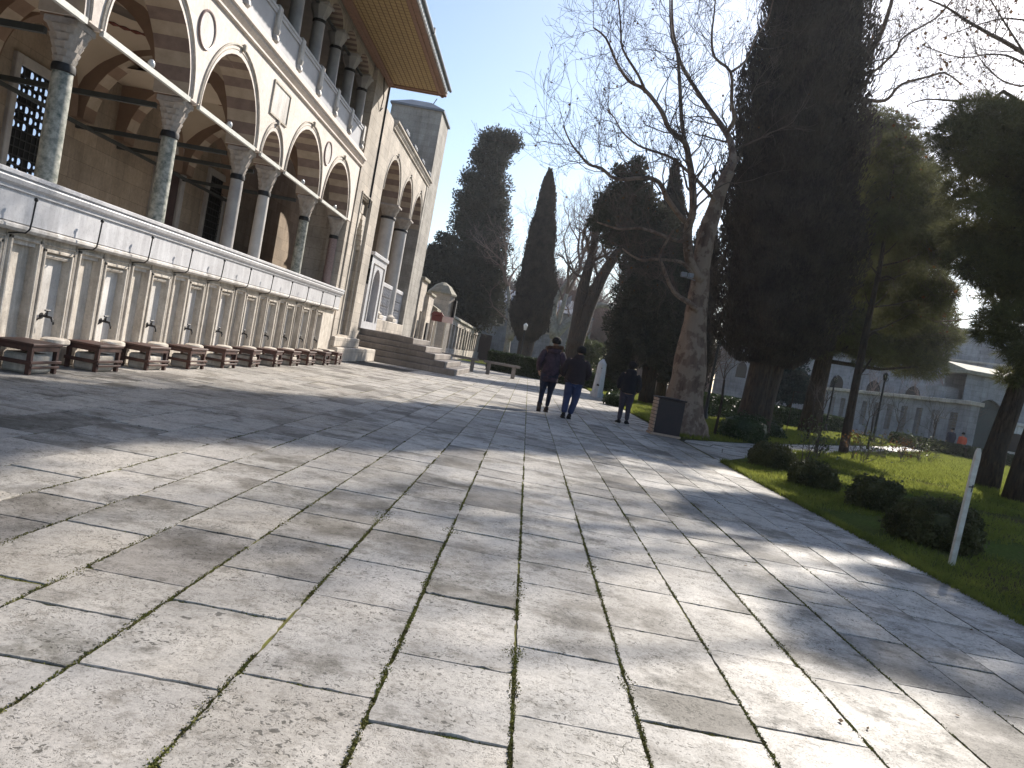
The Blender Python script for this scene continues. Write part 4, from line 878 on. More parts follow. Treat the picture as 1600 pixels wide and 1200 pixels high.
# ================================================================== TREES
def grow(mb, p, d, L, r, depth, rnd, tips, nsplit=(2, 3), bend=.25, upb=.12, rmin=.004, sides=None):
    """recursive tapered branch"""
    k = 4 if L > .8 else 3; pts = [p.copy()]; q = p.copy(); dd = d.copy()
    for i in range(k):
        dd = (dd+Vector((rnd.gauss(0, bend), rnd.gauss(0, bend), rnd.gauss(0, bend)+upb*.5))).normalized(); q = q+dd*(L/k); pts.append(q.copy())
    r1 = max(rmin, r*.62); n = sides or (7 if r > .09 else 5 if r > .03 else 3)
    mb.tube(pts, [r+(r1-r)*i/k for i in range(k+1)], n, False)
    if depth == 0: tips.append(q); return
    for j in range(rnd.randint(*nsplit)):
        a = rnd.uniform(.3, .95); ax = dd.orthogonal().normalized(); ax.rotate(Matrix.Rotation(rnd.uniform(0, 2*PI), 3, dd)); nd = dd.copy(); nd.rotate(Matrix.Rotation(a, 3, ax)); nd = (nd+Vector((0, 0, upb))).normalized()
        grow(mb, pts[-1] if j == 0 else pts[rnd.randint(max(1, k-2), k)], nd, L*rnd.uniform(.62, .86), r1*rnd.uniform(.7, 1), depth-1, rnd, tips, nsplit, bend, upb, rmin, sides)
    # side twigs
    if L > .5:
        for j in range(rnd.randint(1, 2)):
            ax = dd.orthogonal().normalized(); ax.rotate(Matrix.Rotation(rnd.uniform(0, 2*PI), 3, dd)); nd = dd.copy(); nd.rotate(Matrix.Rotation(rnd.uniform(.6, 1.2), 3, ax))
            grow(mb, pts[rnd.randint(1, k)], nd, L*.45, r1*.4, max(0, depth-2), rnd, tips, nsplit, bend, upb, rmin, sides)
def smooth_path(pts, sub=3):
    out = []; n = len(pts)
    for i in range(n-1):
        p0, p1, p2, p3 = pts[max(i-1, 0)], pts[i], pts[i+1], pts[min(i+2, n-1)]
        for k in range(sub):
            t = k/sub; out.append(0.5*((2*p1)+(p2-p0)*t+(2*p0-5*p1+4*p2-p3)*t*t+(3*p1-p0-3*p2+p3)*t**3))
    out.append(pts[-1]); return out
def limb(mb, px, Y0, Y1, r0, r1, tw, rnd, tips, tdepth=3, tl=1.2, tn=1.0, start=None):
    n = len(px); pts = [at(x, y, Y0[min(i, len(Y0)-1)] if hasattr(Y0, '__len__') else Y0+(Y1-Y0)*i/(n-1)) for i, (x, y) in enumerate(px)]
    if start is not None: pts[0] = start
    P = smooth_path(pts, 3); k = len(P); rad = [r0+(r1-r0)*(i/(k-1))**.8 for i in range(k)]
    rad = [q*(1+.10*mnoise.noise(P[i]*1.7)) for i, q in enumerate(rad)]
    mb.tube(P, rad, 10 if r0 > .15 else 7 if r0 > .05 else 5, True)
    for i in range(int(k*.2), k):
        if rnd.random() < tn:
            t = (P[min(i+1, k-1)]-P[i-1]).normalized(); ax = t.orthogonal().normalized(); ax.rotate(Matrix.Rotation(rnd.uniform(0, 2*PI), 3, t)); nd = t.copy(); nd.rotate(Matrix.Rotation(rnd.uniform(.5, 1.2), 3, ax))
            grow(tw, P[i], nd, tl*rnd.uniform(.5, 1.1)*(1-.35*i/k), max(.010, rad[i]*.33), tdepth, rnd, tips, (2, 3), .22, .14)
    return P
# --- the big plane tree beside the path
rnd = random.Random(21)
pt = empty('plane_tree', (4.6, 22.5, 0), 'big bare plane tree with thick leaning mottled trunk behind the litter bin', 'tree')
mb = MB(); tw = MB(); tips = []
Y0 = 22.5
trunk = [(1063, 688, .74), (1066, 660, .63), (1070, 630, .54), (1075, 590, .475), (1080, 550, .41), (1084, 516, .35), (1090, 475, .29), (1095, 433, .25), (1101, 385, .26), (1106, 360, .26), (1118, 320, .21), (1128, 290, .19), (1138, 268, .17)]
P = smooth_path([at(x, y, Y0+.02*i) for i, (x, y, r) in enumerate(trunk)], 3)
rr = np.interp(np.linspace(0, len(trunk)-1, len(P)), range(len(trunk)), [t[2] for t in trunk])
bmp = MB(); n = 20; vs = []
for i, p in enumerate(P):
    for j in range(n):
        a = 2*PI*j/n; d = Vector((math.cos(a), math.sin(a), 0)); k = 1+.17*mnoise.noise(p*1.3+d*1.1)+.08*mnoise.noise(p*4+d*2.5)
        if i < 5: k += (5-i)*.05*max(0, math.sin(a*4+1))
        vs.append(p+d*rr[i]*k)
bmp.add(vs, [(i*n+j, i*n+(j+1) % n, (i+1)*n+(j+1) % n, (i+1)*n+j) for i in range(len(P)-1) for j in range(n)]+[tuple((len(P)-1)*n+j for j in range(n))])
limbs = [
 ([(1095, 440), (1077, 405), (1075, 359), (1082, 335), (1083, 305), (1080, 270), (1076, 247), (1070, 223), (1046, 202), (1033, 173), (1007, 140), (983, 127), (963, 97), (947, 60), (927, 43)], 22.5, 20.2, .15, .018, 1.4),
 ([(1070, 223), (1065, 187), (1062, 133), (1058, 83), (1050, 60), (1047, 27), (1046, -20), (1040, -60)], 22.0, 23.5, .07, .012, 1.3),
 ([(1007, 140), (997, 117), (973, 77), (970, 43), (966, 0), (960, -30)], 20.8, 20.0, .045, .012, 1.2),
 ([(1138, 268), (1145, 250), (1143, 230), (1135, 208), (1110, 173), (1083, 133), (1063, 97), (1052, 50), (1050, 0), (1052, -40)], 22.7, 24.5, .13, .02, 1.4),
 ([(1135, 208), (1147, 187), (1143, 157), (1142, 113), (1117, 90), (1112, 57), (1116, 20), (1120, -30)], 22.8, 21.2, .07, .015, 1.3),
 ([(1142, 113), (1165, 95), (1180, 60), (1200, 30), (1210, -10)], 22.2, 22.0, .04, .015, 1.2),
 ([(1118, 314), (1097, 290), (1080, 273), (1050, 247), (1023, 237), (997, 227), (973, 207), (962, 187), (950, 172)], 22.5, 21.5, .06, .012, 1.1),
 ([(1078, 377), (1058, 376), (1040, 370), (1003, 357), (967, 358), (933, 347)], 22.4, 21.0, .075, .02, 1.2),
 ([(1076, 350), (1063, 338), (1043, 310), (1030, 285), (1007, 278), (963, 280), (940, 263), (920, 257), (905, 240), (893, 225), (880, 197)], 22.4, 19.6, .09, .016, 1.5),
 ([(1086, 432), (1068, 412), (1050, 407), (1020, 405), (1003, 407), (985, 398), (972, 388)], 22.4, 21.5, .06, .02, 1.0),
 ([(1090, 485), (1078, 474), (1060, 463), (1048, 448), (1040, 428), (1034, 412), (1031, 400), (1040, 380), (1052, 360)], 22.3, 21.8, .085, .03, .8),
 ([(1138, 268), (1152, 245), (1170, 225), (1215, 185), (1275, 160), (1318, 158), (1345, 155), (1370, 158), (1388, 154), (1408, 132), (1450, 120), (1476, 114), (1500, 130)], (22.7, 27.5, 30.8, 31.5, 31.8, 32, 32, 32, 32, 32, 32, 32, 32), None, .14, .03, 1.7),
 ([(1170, 225), (1230, 180), (1290, 150), (1335, 122), (1350, 95), (1372, 62), (1388, 20), (1397, -15), (1405, -60)], 30.8, 31.0, .16, .05, 1.5),
 ([(1345, 115), (1365, 112), (1385, 95), (1402, 78), (1412, 58), (1460, 30), (1480, 10), (1500, -20)], 31.0, 28.0, .06, .02, 1.5),
]
for i, (px, ya, yb, r0, r1, tl) in enumerate(limbs): limb(bmp, px, ya, yb, r0, r1, tw, rnd, tips, 3, tl, .85 if i < 11 else .8)
bmp.build('trunk', 'plane_bark', pt, 3); tw.build('branches', 'twig', pt, None, False)
T = np.array([list(t) for t in tips]); sel = T[rng.random(len(T)) < .10]
np_mesh('seed_balls', leaves(sel-np.array([0, 0, .05]), .06, (0, 0, 1), .2, 1.2), 4, 'dry_leaf', pt)['kind'] = 'stuff'
m = MB(); a = at(1083, 436, 21.9); m.cbox(a.x-.36, a.x-.20, a.y-.12, a.y, a.z-.0, a.z+.13, .012); m.cbox(a.x-.17, a.x-.02, a.y-.12, a.y, a.z, a.z+.13, .012); m.tube([(a.x-.2, a.y-.06, a.z), (a.x+.05, a.y-.02, a.z-.03)], .015, 5); m.build('floodlight', 'far_stone', pt)

# --- plane tree out of frame on the right, its branches reach in
pt2 = empty('plane_tree', (20.5, 26, 0), 'bare plane tree whose thin branches with seed balls reach in at the top right', 'tree')
mb = MB(); tw = MB(); tips = []
mb.tube([(20.5, 26, 0), (20.4, 26, 4), (20.2, 25.8, 8), (20.0, 25.6, 12)], [.5, .36, .3, .2], 12)
b0 = Vector((20.2, 25.8, 8)); b1 = Vector((20.1, 25.7, 11))
for px, ya, yb, r0, r1, st_ in [([(1700, 190), (1600, 163), (1550, 157), (1500, 158), (1450, 155), (1420, 163)], 26, 24, .08, .012, b0),
    ([(1700, 150), (1600, 83), (1550, 55), (1510, 32), (1480, 12), (1440, -5)], 26, 23, .09, .02, b1), ([(1700, 160), (1640, 140), (1595, 135), (1560, 122), (1530, 90), (1520, 60)], 26, 27, .05, .012, b1),
    ([(1680, 520), (1600, 478), (1560, 492), (1500, 500), (1460, 502)], 26, 26.5, .045, .012, Vector((20.4, 26, 4.5))), ([(1700, 230), (1650, 215), (1580, 205), (1520, 212), (1480, 225)], 26, 25, .05, .010, b0),
    ([(1750, 60), (1680, -10), (1600, -60)], 26, 22, .08, .02, b1), ([(1700, 150), (1620, 110), (1560, 85), (1500, 90), (1440, 70)], 26, 22, .05, .012, b1), ([(1700, 170), (1640, 60), (1590, 30), (1540, 35), (1470, 60)], 26, 24, .05, .012, b1), ([(1700, 190), (1600, 185), (1540, 178), (1480, 195), (1430, 200)], 26, 27, .045, .010, b0), ([(1600, 83), (1560, 20), (1530, -30)], 24.5, 23, .04, .015, None)]:
    limb(mb, px, ya, yb, r0, r1, tw, rnd, tips, 3, 1.7, 1.0, st_)
mb.build('trunk', 'plane_bark', pt2, 3); tw.build('branches', 'twig', pt2, None, False)
T = np.array([list(t) for t in tips]); sel = T[rng.random(len(T)) < .22]
np_mesh('seed_balls', leaves(sel-np.array([0, 0, .08]), .09, (0, 0, 1), .2, 1.15), 4, 'dry_leaf', pt2)['kind'] = 'stuff'

# --- columnar cypresses
def cypress(base, prof, cx, N_, leaf, label, rough=.14, trunkr=.35, group=None, name='cypress_tree', stems=((0, 0),), lean=(0, 0)):
    """prof: [(z, radius)], cx: [(z, dx)]"""
    o = empty(name, base, label, 'tree', group); B = Vector(base); z0, z1 = prof[0][0], prof[-1][0]
    m = MB()
    for (sx, sy) in stems: m.tube([(B.x+sx*.3, B.y, -.05), (B.x+sx*.5, B.y+sy*.4, z0*.5), (B.x+sx, B.y+sy, z0+1.5), (B.x+sx*.6+np.interp(z1*.6, *zip(*cx)), B.y+sy*.6, z1*.6)], [trunkr*1.25, trunkr, trunkr*.85, trunkr*.2], 10)
    m.build('trunk', 'bark', o, 3)
    zz, pr_ = zip(*prof); cz, cd = zip(*cx)
    # choose heights in proportion to girth
    zs_ = np.linspace(z0, z1, 200); wgt = np.interp(zs_, zz, pr_)+.15; cdf = np.cumsum(wgt)/wgt.sum()
    z = np.interp(rng.random(N_), cdf, zs_); th = rng.random(N_)*2*PI; r0 = np.interp(z, zz, pr_)
    bmpv = np.array([mnoise.noise(Vector((math.cos(a)*1.6, math.sin(a)*1.6, q*.55+base[0]))) + .6*mnoise.noise(Vector((math.cos(a)*4, math.sin(a)*4, q*1.5+3))) for a, q in zip(th, z)])
    rad = r0*(1+rough*1.6*bmpv+.10*np.sin(th*9+z*1.3)*np.sin(z*2.1+th*3))*(1-.34*rng.random(N_)**1.8)
    st_ = rng.random(N_) < .03; rad = np.where(st_, np.maximum(rad, r0)*(1.0+.20*rng.random(N_)), rad)
    P = np.stack([B.x+np.interp(z, cz, cd)+rad*np.cos(th), B.y+rad*np.sin(th), z], 1)
    bias = np.stack([np.cos(th)*.35, np.sin(th)*.35, np.full(N_, .9)], 1)
    np_mesh('foliage', leaves(P, leaf, bias, .78, 3.2, .4), 4, 'cypress', o)
    # dense inner mass of old twigs that no light passes
    m = MB(); n = 20; k = 40; vs = []
    for i in range(k+1):
        q = z0+.3+(z1-z0-1.0)*i/k; rr0 = np.interp(q, zz, pr_)*.78; 
        for j in range(n):
            a = 2*PI*j/n; f = 1+rough*1.6*(mnoise.noise(Vector((math.cos(a)*1.6, math.sin(a)*1.6, q*.55+base[0])))+.6*mnoise.noise(Vector((math.cos(a)*4, math.sin(a)*4, q*1.5+3))))
            if i in (0, k): f *= .3
            vs.append((B.x+np.interp(q, cz, cd)+rr0*f*math.cos(a), B.y+rr0*f*math.sin(a), q))
    m.add(vs, [(i*n+j, i*n+(j+1) % n, (i+1)*n+(j+1) % n, (i+1)*n+j) for i in range(k) for j in range(n)]); m.build('inner_twigs', 'cypress', o)
    return o
cypress((7.8, 27.5, 0), [(2.6, .9), (3.4, 1.9), (5, 2.3), (7, 2.35), (10.5, 2.15), (13, 1.9), (15.3, 1.65), (17.4, 2.5), (20, 2.5), (22.5, 1.4), (24.2, .3)], [(2.6, .1), (5, .2), (8, .0), (10.5, -.25), (15, -.4), (18, .6), (22, .6)], 210000, .12,  # upper crown bulge is invented, shaped to broaden the shadow on the plaza
        'huge dark cypress with wide dense column of foliage right of the big plane tree', .16, .42, stems=((.1, 0), (.75, .5)))
cypress((-.55, 78, 0), [(2.9, .8), (4.2, 1.75), (6.5, 1.95), (9, 1.8), (13, 1.3), (16.5, .85), (18.6, .5), (19.7, .15)], [(2.5, 0), (10, -.1), (20, -.75)], 60000, .22, 'slender dark spindle shaped cypress standing alone behind the hedge at the end of the plaza', .14, .55, stems=((-.3, 0), (.5, .3)))
def clump_tree(name, base, trunk, clumps, N_, leaf, mat, label, kind='leaf', per=7, nw=.035, core=.55, group=None, bark='bark', cat='tree', upb=.25):
    o = empty(name, base, label, cat, group); m = MB(); c0 = Vector(trunk[-1][0])
    for pts, rr in [([p for p, r in trunk], [r for p, r in trunk])]: m.tube(pts, rr, 10)
    trunk = [(Vector(a[0]).lerp(Vector(b_[0]), t/4), a[1]+(b_[1]-a[1])*t/4) for a, b_ in zip(trunk[:-1], trunk[1:]) for t in range(4)]+[trunk[-1]]; tp = [Vector(p) for p, r in trunk]
    for c in clumps:  # a limb to every clump
        cc = Vector(c[:3]); j = min(range(len(tp)), key=lambda i: (tp[i]-cc).length+max(0, tp[i].z-cc.z)*1.2+(99 if tp[i].z < base[2]+2.5 else 0)); s_ = tp[j]; mid = s_.lerp(cc, .55)+Vector((0, 0, -.06*(cc-s_).length))
        rb = min(trunk[j][1]*.5, .02+.022*(cc-s_).length); m.tube([s_, mid, cc], [rb, rb*.7, rb*.25], 6)
    m.build('trunk', bark, o, 3)
    vol = np.array([c[3]*c[3]*c[4] for c in clumps])**.75; cnt = (N_*vol/vol.sum()).astype(int); Ps = []; Bs = []
    for c, k in zip(clumps, cnt):
        d = unit(rng.normal(size=(k, 3))); f = (0.45+.55*rng.random((k, 1))**.6)
        nn = np.array([mnoise.noise(Vector(q*2.1)+Vector(c[:3])) for q in d])[:, None]; f = f*(1+.42*nn)
        Ps.append(np.array(c[:3])+d*f*np.array([c[3], c[3], c[4]])); Bs.append(d+np.array([0, 0, upb]))
    P = np.concatenate(Ps); Bz = np.concatenate(Bs)
    if kind == 'leaf': np_mesh('foliage', leaves(P, leaf, Bz, .55, 1.9), 4, mat, o)
    else: np_mesh('foliage', needles(P, leaf, per, nw, Bz, .45), 3, mat, o)
    if core:
        m = MB()
        for c in clumps:
            bm = bmesh.new(); bmesh.ops.create_icosphere(bm, subdivisions=2, radius=1)
            vv = []
            for v in bm.verts:
                q = v.co; f = core*(1+.5*mnoise.noise(q*2.1+Vector(c[:3]))); vv.append((c[0]+q.x*c[3]*f, c[1]+q.y*c[3]*f, c[2]+q.z*c[4]*f))
            m.add(vv, [[v.index for v in fa.verts] for fa in bm.faces]); bm.free()
        m.build('inner_twigs', mat, o, None, False)
    return o
def C(px, py, Y, r, rz=None): a = at(px, py, Y); return (a.x, a.y, a.z, r, rz or r)
# tall irregular cypress behind the long wall
cl = [C(783, 218, 95, 1.5, 1.4), (-6.6, 95, 25.9, 1.5, 1.5), C(765, 222, 95, 1.7, 1.9), C(778, 245, 95, 1.9), C(748, 243, 95, 1.3), C(764, 262, 96, 2.1, 1.9), C(770, 290, 95, 2.2, 2.2), C(737, 280, 95, 1.6, 1.4), C(752, 305, 95, 2.4, 2.2), C(774, 320, 95, 2.0, 2.2), C(730, 315, 95, 1.9, 1.7), C(745, 345, 96, 2.8, 2.4), C(777, 350, 95, 1.9, 2.0), C(725, 350, 95, 1.8, 2), C(757, 380, 95, 2.9, 2.5), C(735, 395, 96, 2.8, 2.6), C(772, 405, 94, 1.9, 2.2), C(745, 430, 95, 3.4, 3), C(725, 440, 96, 2.6, 3), C(765, 445, 95, 2.4, 2.8), C(735, 475, 95, 3.2, 3), C(755, 480, 94, 2.6, 3)]
clump_tree('irregular_cypress', (-8.3, 95, 0), [((-8.3, 95, 0), .7), ((-8.3, 95, 6), .5), ((-7.8, 95, 14), .35), ((-7.2, 95, 22), .2), ((-6.9, 95, 26), .08)], cl, 60000, .28, 'conifer', 'tallest ragged dark cypress with knobbly lumps rising behind the long arcaded wall', core=.6)
cl = [C(698, 375, 92, 1.5, .9), C(690, 392, 92, 2.0, .8), C(675, 398, 92, 1.3, .6), C(712, 398, 92, 2.2, 1), C(695, 415, 92, 3.0, 1.1), C(715, 430, 93, 3, 1.4), C(672, 415, 91, 1.6, .7), C(690, 440, 92, 3.6, 1.6), C(712, 460, 93, 3.4, 2), C(665, 440, 91, 1.8, 1), C(700, 480, 92, 3.2, 2)]
clump_tree('cedar_tree', (-11.2, 92, 0), [((-11.2, 92, 0), .5), ((-11.2, 92, 8), .35), ((-10.6, 92, 14), .1)], cl, 30000, .30, 'conifer', 'dark layered cedar squeezed between the mosque tower and the tall ragged cypress', core=.5)
# dark conifer group behind the plane tree
cl = [C(994, 262, 45, .62, .7), C(992, 285, 45, .8, .8), C(967, 268, 45, .5, .5), C(968, 300, 45, .8, .7), C(948, 318, 45, .8, .7), C(945, 345, 45, .9, .7), C(930, 350, 45, .5, .5), C(975, 330, 45, 1.2, 1), C(1000, 310, 45, 1.1, 1), C(1010, 340, 45.5, 1.3, 1.1), C(980, 365, 45, 1.2, .9), C(955, 375, 45, .7, .5), C(1003, 375, 45, 1.2, 1), C(1030, 350, 46, 1.2, 1.1), C(995, 400, 45, 1.1, .9), C(1030, 390, 46, 1.4, 1.3), C(1045, 420, 46, 1.2, 1.2),
      C(1000, 430, 45, 1.1, 1.3), C(1020, 450, 45, 1.5, 1.5), C(990, 470, 45, 1.3, 1.3), C(1030, 490, 45, 1.7, 1.5), C(985, 510, 45, 1.5, 1.4), C(1005, 540, 44.5, 1.7, 1.3), C(975, 550, 44.5, 1.2, .9), C(1040, 540, 45, 1.6, 1.3), C(960, 575, 44.5, .9, .8), C(1045, 575, 45, 1.2, .9)]
clump_tree('pruned_conifer', (6.8, 45, 0), [((6.9, 45, 0), .45), ((6.7, 45, 4), .38), ((6.0, 45, 8), .28), ((4.9, 45, 12), .1)], cl, 75000, .165, 'conifer', 'dark bushy conifer with lumpy pruned top seen behind the bare plane branches', core=.52)
cypress((8.3, 49, 0), [(3.5, 1.2), (6, 1.5), (9, 1.15), (11.5, .8), (13.3, .45), (14.8, .1)], [(3, 0), (8, -.8), (14.8, -1.75)], 26000, .17, 'pointed dark cypress rising behind the lumpy pruned conifer', .2, .3)
cypress((9.4, 47, 0), [(1.0, 1.0), (3, 1.5), (6, 1.3), (9, .9), (11, .4), (12, .1)], [(1, 0), (12, -.6)], 20000, .17, 'small dark cypress filling the gap between plane trunk and pruned conifer', .2, .3)
# pines on the right lawn
def pineclumps(lst, Y, s): return [C(x, y, Y+random.uniform(-2.5, 2.5)*s, r, r*.62) for x, y, r in lst]
cl = pineclumps([(1395, 200, 1.3), (1375, 235, 1.7), (1415, 240, 1.3), (1355, 270, 1.9), (1400, 275, 2.0), (1440, 285, 1.5), (1460, 262, .8), (1345, 320, 2.1), (1390, 325, 2.3), (1435, 330, 2.0), (1470, 340, 1.1), (1350, 370, 2.2), (1400, 375, 2.3), (1445, 380, 1.8), (1465, 395, 1.2), (1340, 420, 2.1), (1390, 425, 2.2), (1430, 435, 2.0), (1320, 460, 1.8), (1370, 470, 2.1), (1415, 480, 2.1), (1455, 490, 1.5), (1300, 500, 1.2), (1350, 505, 1.9), (1400, 520, 2.2), (1445, 530, 1.9), (1475, 525, 1.0), (1420, 560, 1.7), (1450, 572, 1.1), (1380, 545, 1.5), (1325, 290, 1.8), (1310, 360, 1.8), (1300, 420, 1.8), (1310, 480, 1.5), (1330, 225, 1.5), (1345, 190, 1.5), (1360, 215, 1.3), (1330, 260, 1.8), (1335, 345, 2.0), (1345, 400, 2.0), (1330, 430, 2.0), (1325, 530, 1.5), (1355, 545, 1.4), (1240, 470, 1.6), (1255, 420, 2.0), (1230, 530, 1.4), (1275, 540, 1.2)], 46, 1)
clump_tree('pine_tree', (16.8, 46, 0), [((16.5, 46, 0), .62), ((16.5, 46, 2.5), .5), ((16.6, 46, 6), .42), ((16.9, 46, 10), .32), ((17.3, 46, 14), .2), ((17.4, 46, 17), .08)], cl, 34000, .42, 'pine', 'broad bushy green pine with thick trunk on the lawn right of the huge cypress', 'needle', 7, .035, .45)
cl = pineclumps([(1535, 185, .9), (1500, 215, .8), (1570, 195, 1.0), (1595, 215, 1.1), (1515, 245, .8), (1550, 245, .8), (1590, 260, 1.0), (1505, 300, .7), (1540, 320, .6), (1590, 320, 1.1), (1620, 280, 1.3), (1505, 365, .7), (1530, 375, .7), (1560, 385, .9), (1595, 370, 1.0), (1520, 410, .7), (1555, 425, .9), (1600, 420, 1.1), (1575, 460, .8), (1560, 500, .6), (1600, 495, .8), (1550, 520, .5), (1590, 545, .6), (1580, 590, .4), (1640, 350, 1.4), (1650, 430, 1.4), (1660, 240, 1.5), (1700, 300, 1.6), (1690, 400, 1.6), (1660, 200, 1.2), (1690, 185, 1.4), (1700, 30, 1.0), (1715, 95, 1.1)], 23, .45)
clump_tree('pine_tree', (13.72, 23.4, 0), [((13.70, 23.4, -.05), .40), ((13.80, 23.4, 1.2), .30), ((14.0, 23.4, 2.6), .27), ((14.3, 23.4, 5), .22), ((14.4, 23.2, 8), .16), ((14.4, 23, 11), .08)], cl, 30000, .26, 'pine', 'pine with leaning dark trunk and ragged crown at the right edge of the photo', 'needle', 7, .022, .36)
cl = [C(1640, 560, 19, .8, .5), (14.0, 20.5, 7.0, 1.2, .8), (13.2, 20.0, 8.6, 1.2, .8), (14.6, 20.8, 9.6, 1.5, .9), (13.6, 19.4, 10.6, 1.2, .8), (15.2, 19.6, 8.0, 1.4, .9), (14.6, 18.6, 11.4, 1.1, .8), (15.6, 20.5, 12.0, 1.3, .8)]
clump_tree('pine_tree', (12.25, 19.6, 0), [((12.22, 19.6, -.05), .30), ((12.35, 19.6, 1.6), .24), ((12.7, 19.6, 4), .2), ((13.6, 19.8, 7), .15), ((14.2, 19.9, 10), .07)], cl, 16000, .26, 'pine', 'second slanting pine trunk, only its dark foot showing at the very right edge', 'needle', 7, .022, .36)
cl = [C(1225, 585, 56, 1.6, 1.3), C(1205, 600, 56, 1.3, 1.0), C(1245, 600, 56, 1.3, 1.1), C(1190, 612, 56, 1.0, .8), C(1255, 612, 56, 1.0, .8), C(1225, 612, 55, 1.5, .9)]
clump_tree('olive_tree', (18.6, 56, 0), [((18.6, 56, 0), .2), ((18.4, 56, 1.2), .16), ((18.5, 56, 2.2), .1)], cl, 9000, .22, 'olive', 'round blue green small tree behind the hedge between cypress and pine trunks', core=.6)
cl = [C(905, 540, 66, 1.1, 1.0), C(925, 548, 66, 1.2, .9), C(912, 565, 66, 1.2, .9), C(890, 560, 66, .9, .8)]
clump_tree('laurel_tree', (5.2, 66, 0), [((5.2, 66, 0), .1), ((5.2, 66, 1.5), .08)], cl, 5000, .24, 'laurel', 'yellow green leafy shrub tree behind the two walking men', core=.3)

# --- slim trunks and bare trees
o = empty('pine_tree', (11.1, 27.25, 0), 'slim straight pine trunk with stub branches and loose crown, before the broad pine', 'tree')
m = MB(); tw = MB(); tips = []
m.tube(smooth_path([at(1316, 716, 27.25), at(1322, 680, 27.25), at(1335, 610, 27.25), at(1348, 545, 27.3), at(1360, 485, 27.3), at(1370, 440, 27.3), at(1374, 425, 27.3)]), [.20, .17, .16, .155, .15, .14, .135, .13, .125, .12, .115, .11, .10, .09, .08, .07, .06, .05, .04][:19], 9)
cl = [C(x, y, Y_, r_, r_*.62) for x, y, Y_, r_ in ((1400, 235, 28.5, .8), (1372, 262, 29, .9), (1425, 285, 28.5, .9), (1395, 310, 28, 1.0), (1445, 325, 29, .9), (1365, 330, 29.5, 1.0), (1415, 360, 28.6, 1.1), (1460, 385, 28.6, .7), (1375, 390, 29.2, 1.1), (1435, 415, 29, 1.0), (1395, 445, 29.3, 1.0), (1465, 455, 29, .7), (1350, 450, 29.6, .8), (1440, 480, 29, .9), (1400, 500, 29.4, .8), (1385, 350, 26.6, .7), (1345, 380, 28.5, .8))]
fo = []
tk = smooth_path([at(1370, 440, 27.3), at(1378, 400, 27.6), at(1384, 350, 27.9), at(1392, 300, 28.1), at(1398, 250, 28.3)]); m.tube(tk, [.085-.065*i/(len(tk)-1) for i in range(len(tk))], 7)
for c in cl:
    q = min(tk+[at(1352, 520, 27.2), at(1362, 480, 27.3)], key=lambda v: abs(v.z-(c[2]-1.3))); m.tube([q.lerp(Vector(c[:3]), t/3)+Vector((0, 0, -.12*math.sin(t*PI/3))) for t in range(4)], [.035, .026, .016, .008], 5)
for c in cl:
    d = unit(rng.normal(size=(620, 3))); fo.append(np.stack([np.array(c[:3])+d*(.3+.7*rng.random((620, 1))**.6)*np.array([c[3], c[3], c[4]])*1.05, d+np.array([0, 0, .25])], 1))
fo = np.concatenate(fo); np_mesh('foliage', needles(fo[:, 0], .27, 6, .022, fo[:, 1], .45), 3, 'pine', o)
for (a, b, c) in (((1370, 440), (1385, 432), (1400, 438)), ((1372, 430), (1376, 415), (1378, 408)), ((1352, 530), (1366, 520), (1375, 524)), ((1340, 590), (1352, 575), (1362, 560))): limb(m, [a, b, c], 27.3, 27.1, .05, .02, tw, rnd, tips, 1, .4, .4)
m.build('trunk', 'bark', o, 3); tw.build('branches', 'twig', o, None, False)
def bare_tree(base, h, r, label, seed, depth=5, mat='twig', tmat='bark', spread=.22, name='bare_tree', group=None, forks=None, L0=.28):
    rd = random.Random(seed); o = empty(name, base, label, 'tree', group); B = Vector(base); m = MB(); tw = MB(); tips = []
    fk = forks or [((0, 0), (.02*h, .32*h)), ]
    for path in fk:
        P = smooth_path([B+Vector((x, rd.uniform(-.02, .02)*h, z)) for x, z in path]); k = len(P); m.tube(P, [r*(1-.62*i/(k-1)) for i in range(k)], 9)
        for j in range(3):
            dd = Vector((rd.uniform(-.6, .6), rd.uniform(-.6, .6), 1)).normalized(); grow(tw, P[-1], dd, h*L0*rd.uniform(.7, 1), r*.36, depth, rd, tips, (2, 3), spread, .16, r*.02)
        for i in range(max(2, k//2), k-1, 2):
            dd = Vector((rd.choice((-1, 1))*rd.uniform(.4, 1), rd.uniform(-.6, .6), .7)).normalized(); grow(tw, P[i], dd, h*L0*.7, r*.22, depth-1, rd, tips, (2, 3), spread, .16, r*.02)
    m.build('trunk', tmat, o, 3); tw.build('branches', mat, o, None, False); return o
b = at(895, 590, 58); bb_ = (b.x, 58, 0)
def rel(px): return [(at(x, y, 58).x-b.x, at(x, y, 58).z) for x, y in px]
bare_tree(bb_, 14, .62, 'brown bare tree with two upright pollarded stems above the walking men', 5, 4, forks=[[(0, 0)]+rel([(893, 560), (902, 510), (908, 465), (918, 425), (925, 400), (930, 372)]), rel([(897, 545), (912, 500), (928, 460), (945, 425), (965, 395), (975, 385)])], L0=.14)
bare_tree((-2.6, 92, 0), 17, .42, 'pale bare plane tree left of the slender cypress', 6, 5, 'far_twig', 'pale_bark', forks=[[(0, 0), (-.3, 5), (-1.2, 9)], [(0, 3), (1.4, 7), (2.4, 10)]], L0=.22)
bare_tree((2.2, 88, 0), 19, .5, 'spreading bare plane tree just right of the slender cypress', 8, 5, 'far_twig', 'pale_bark', forks=[[(0, 0), (.2, 5), (.6, 9)], [(0, 4), (2.2, 7), (4.5, 8.5), (6.5, 8.2)], [(.1, 4), (-.5, 8), (1.5, 12)]], L0=.2)
bare_tree((9.0, 95, 0), 15, .4, 'bare tree in front of the far brown wood left of the pruned conifer', 9, 5, 'far_twig', 'pale_bark', L0=.24)
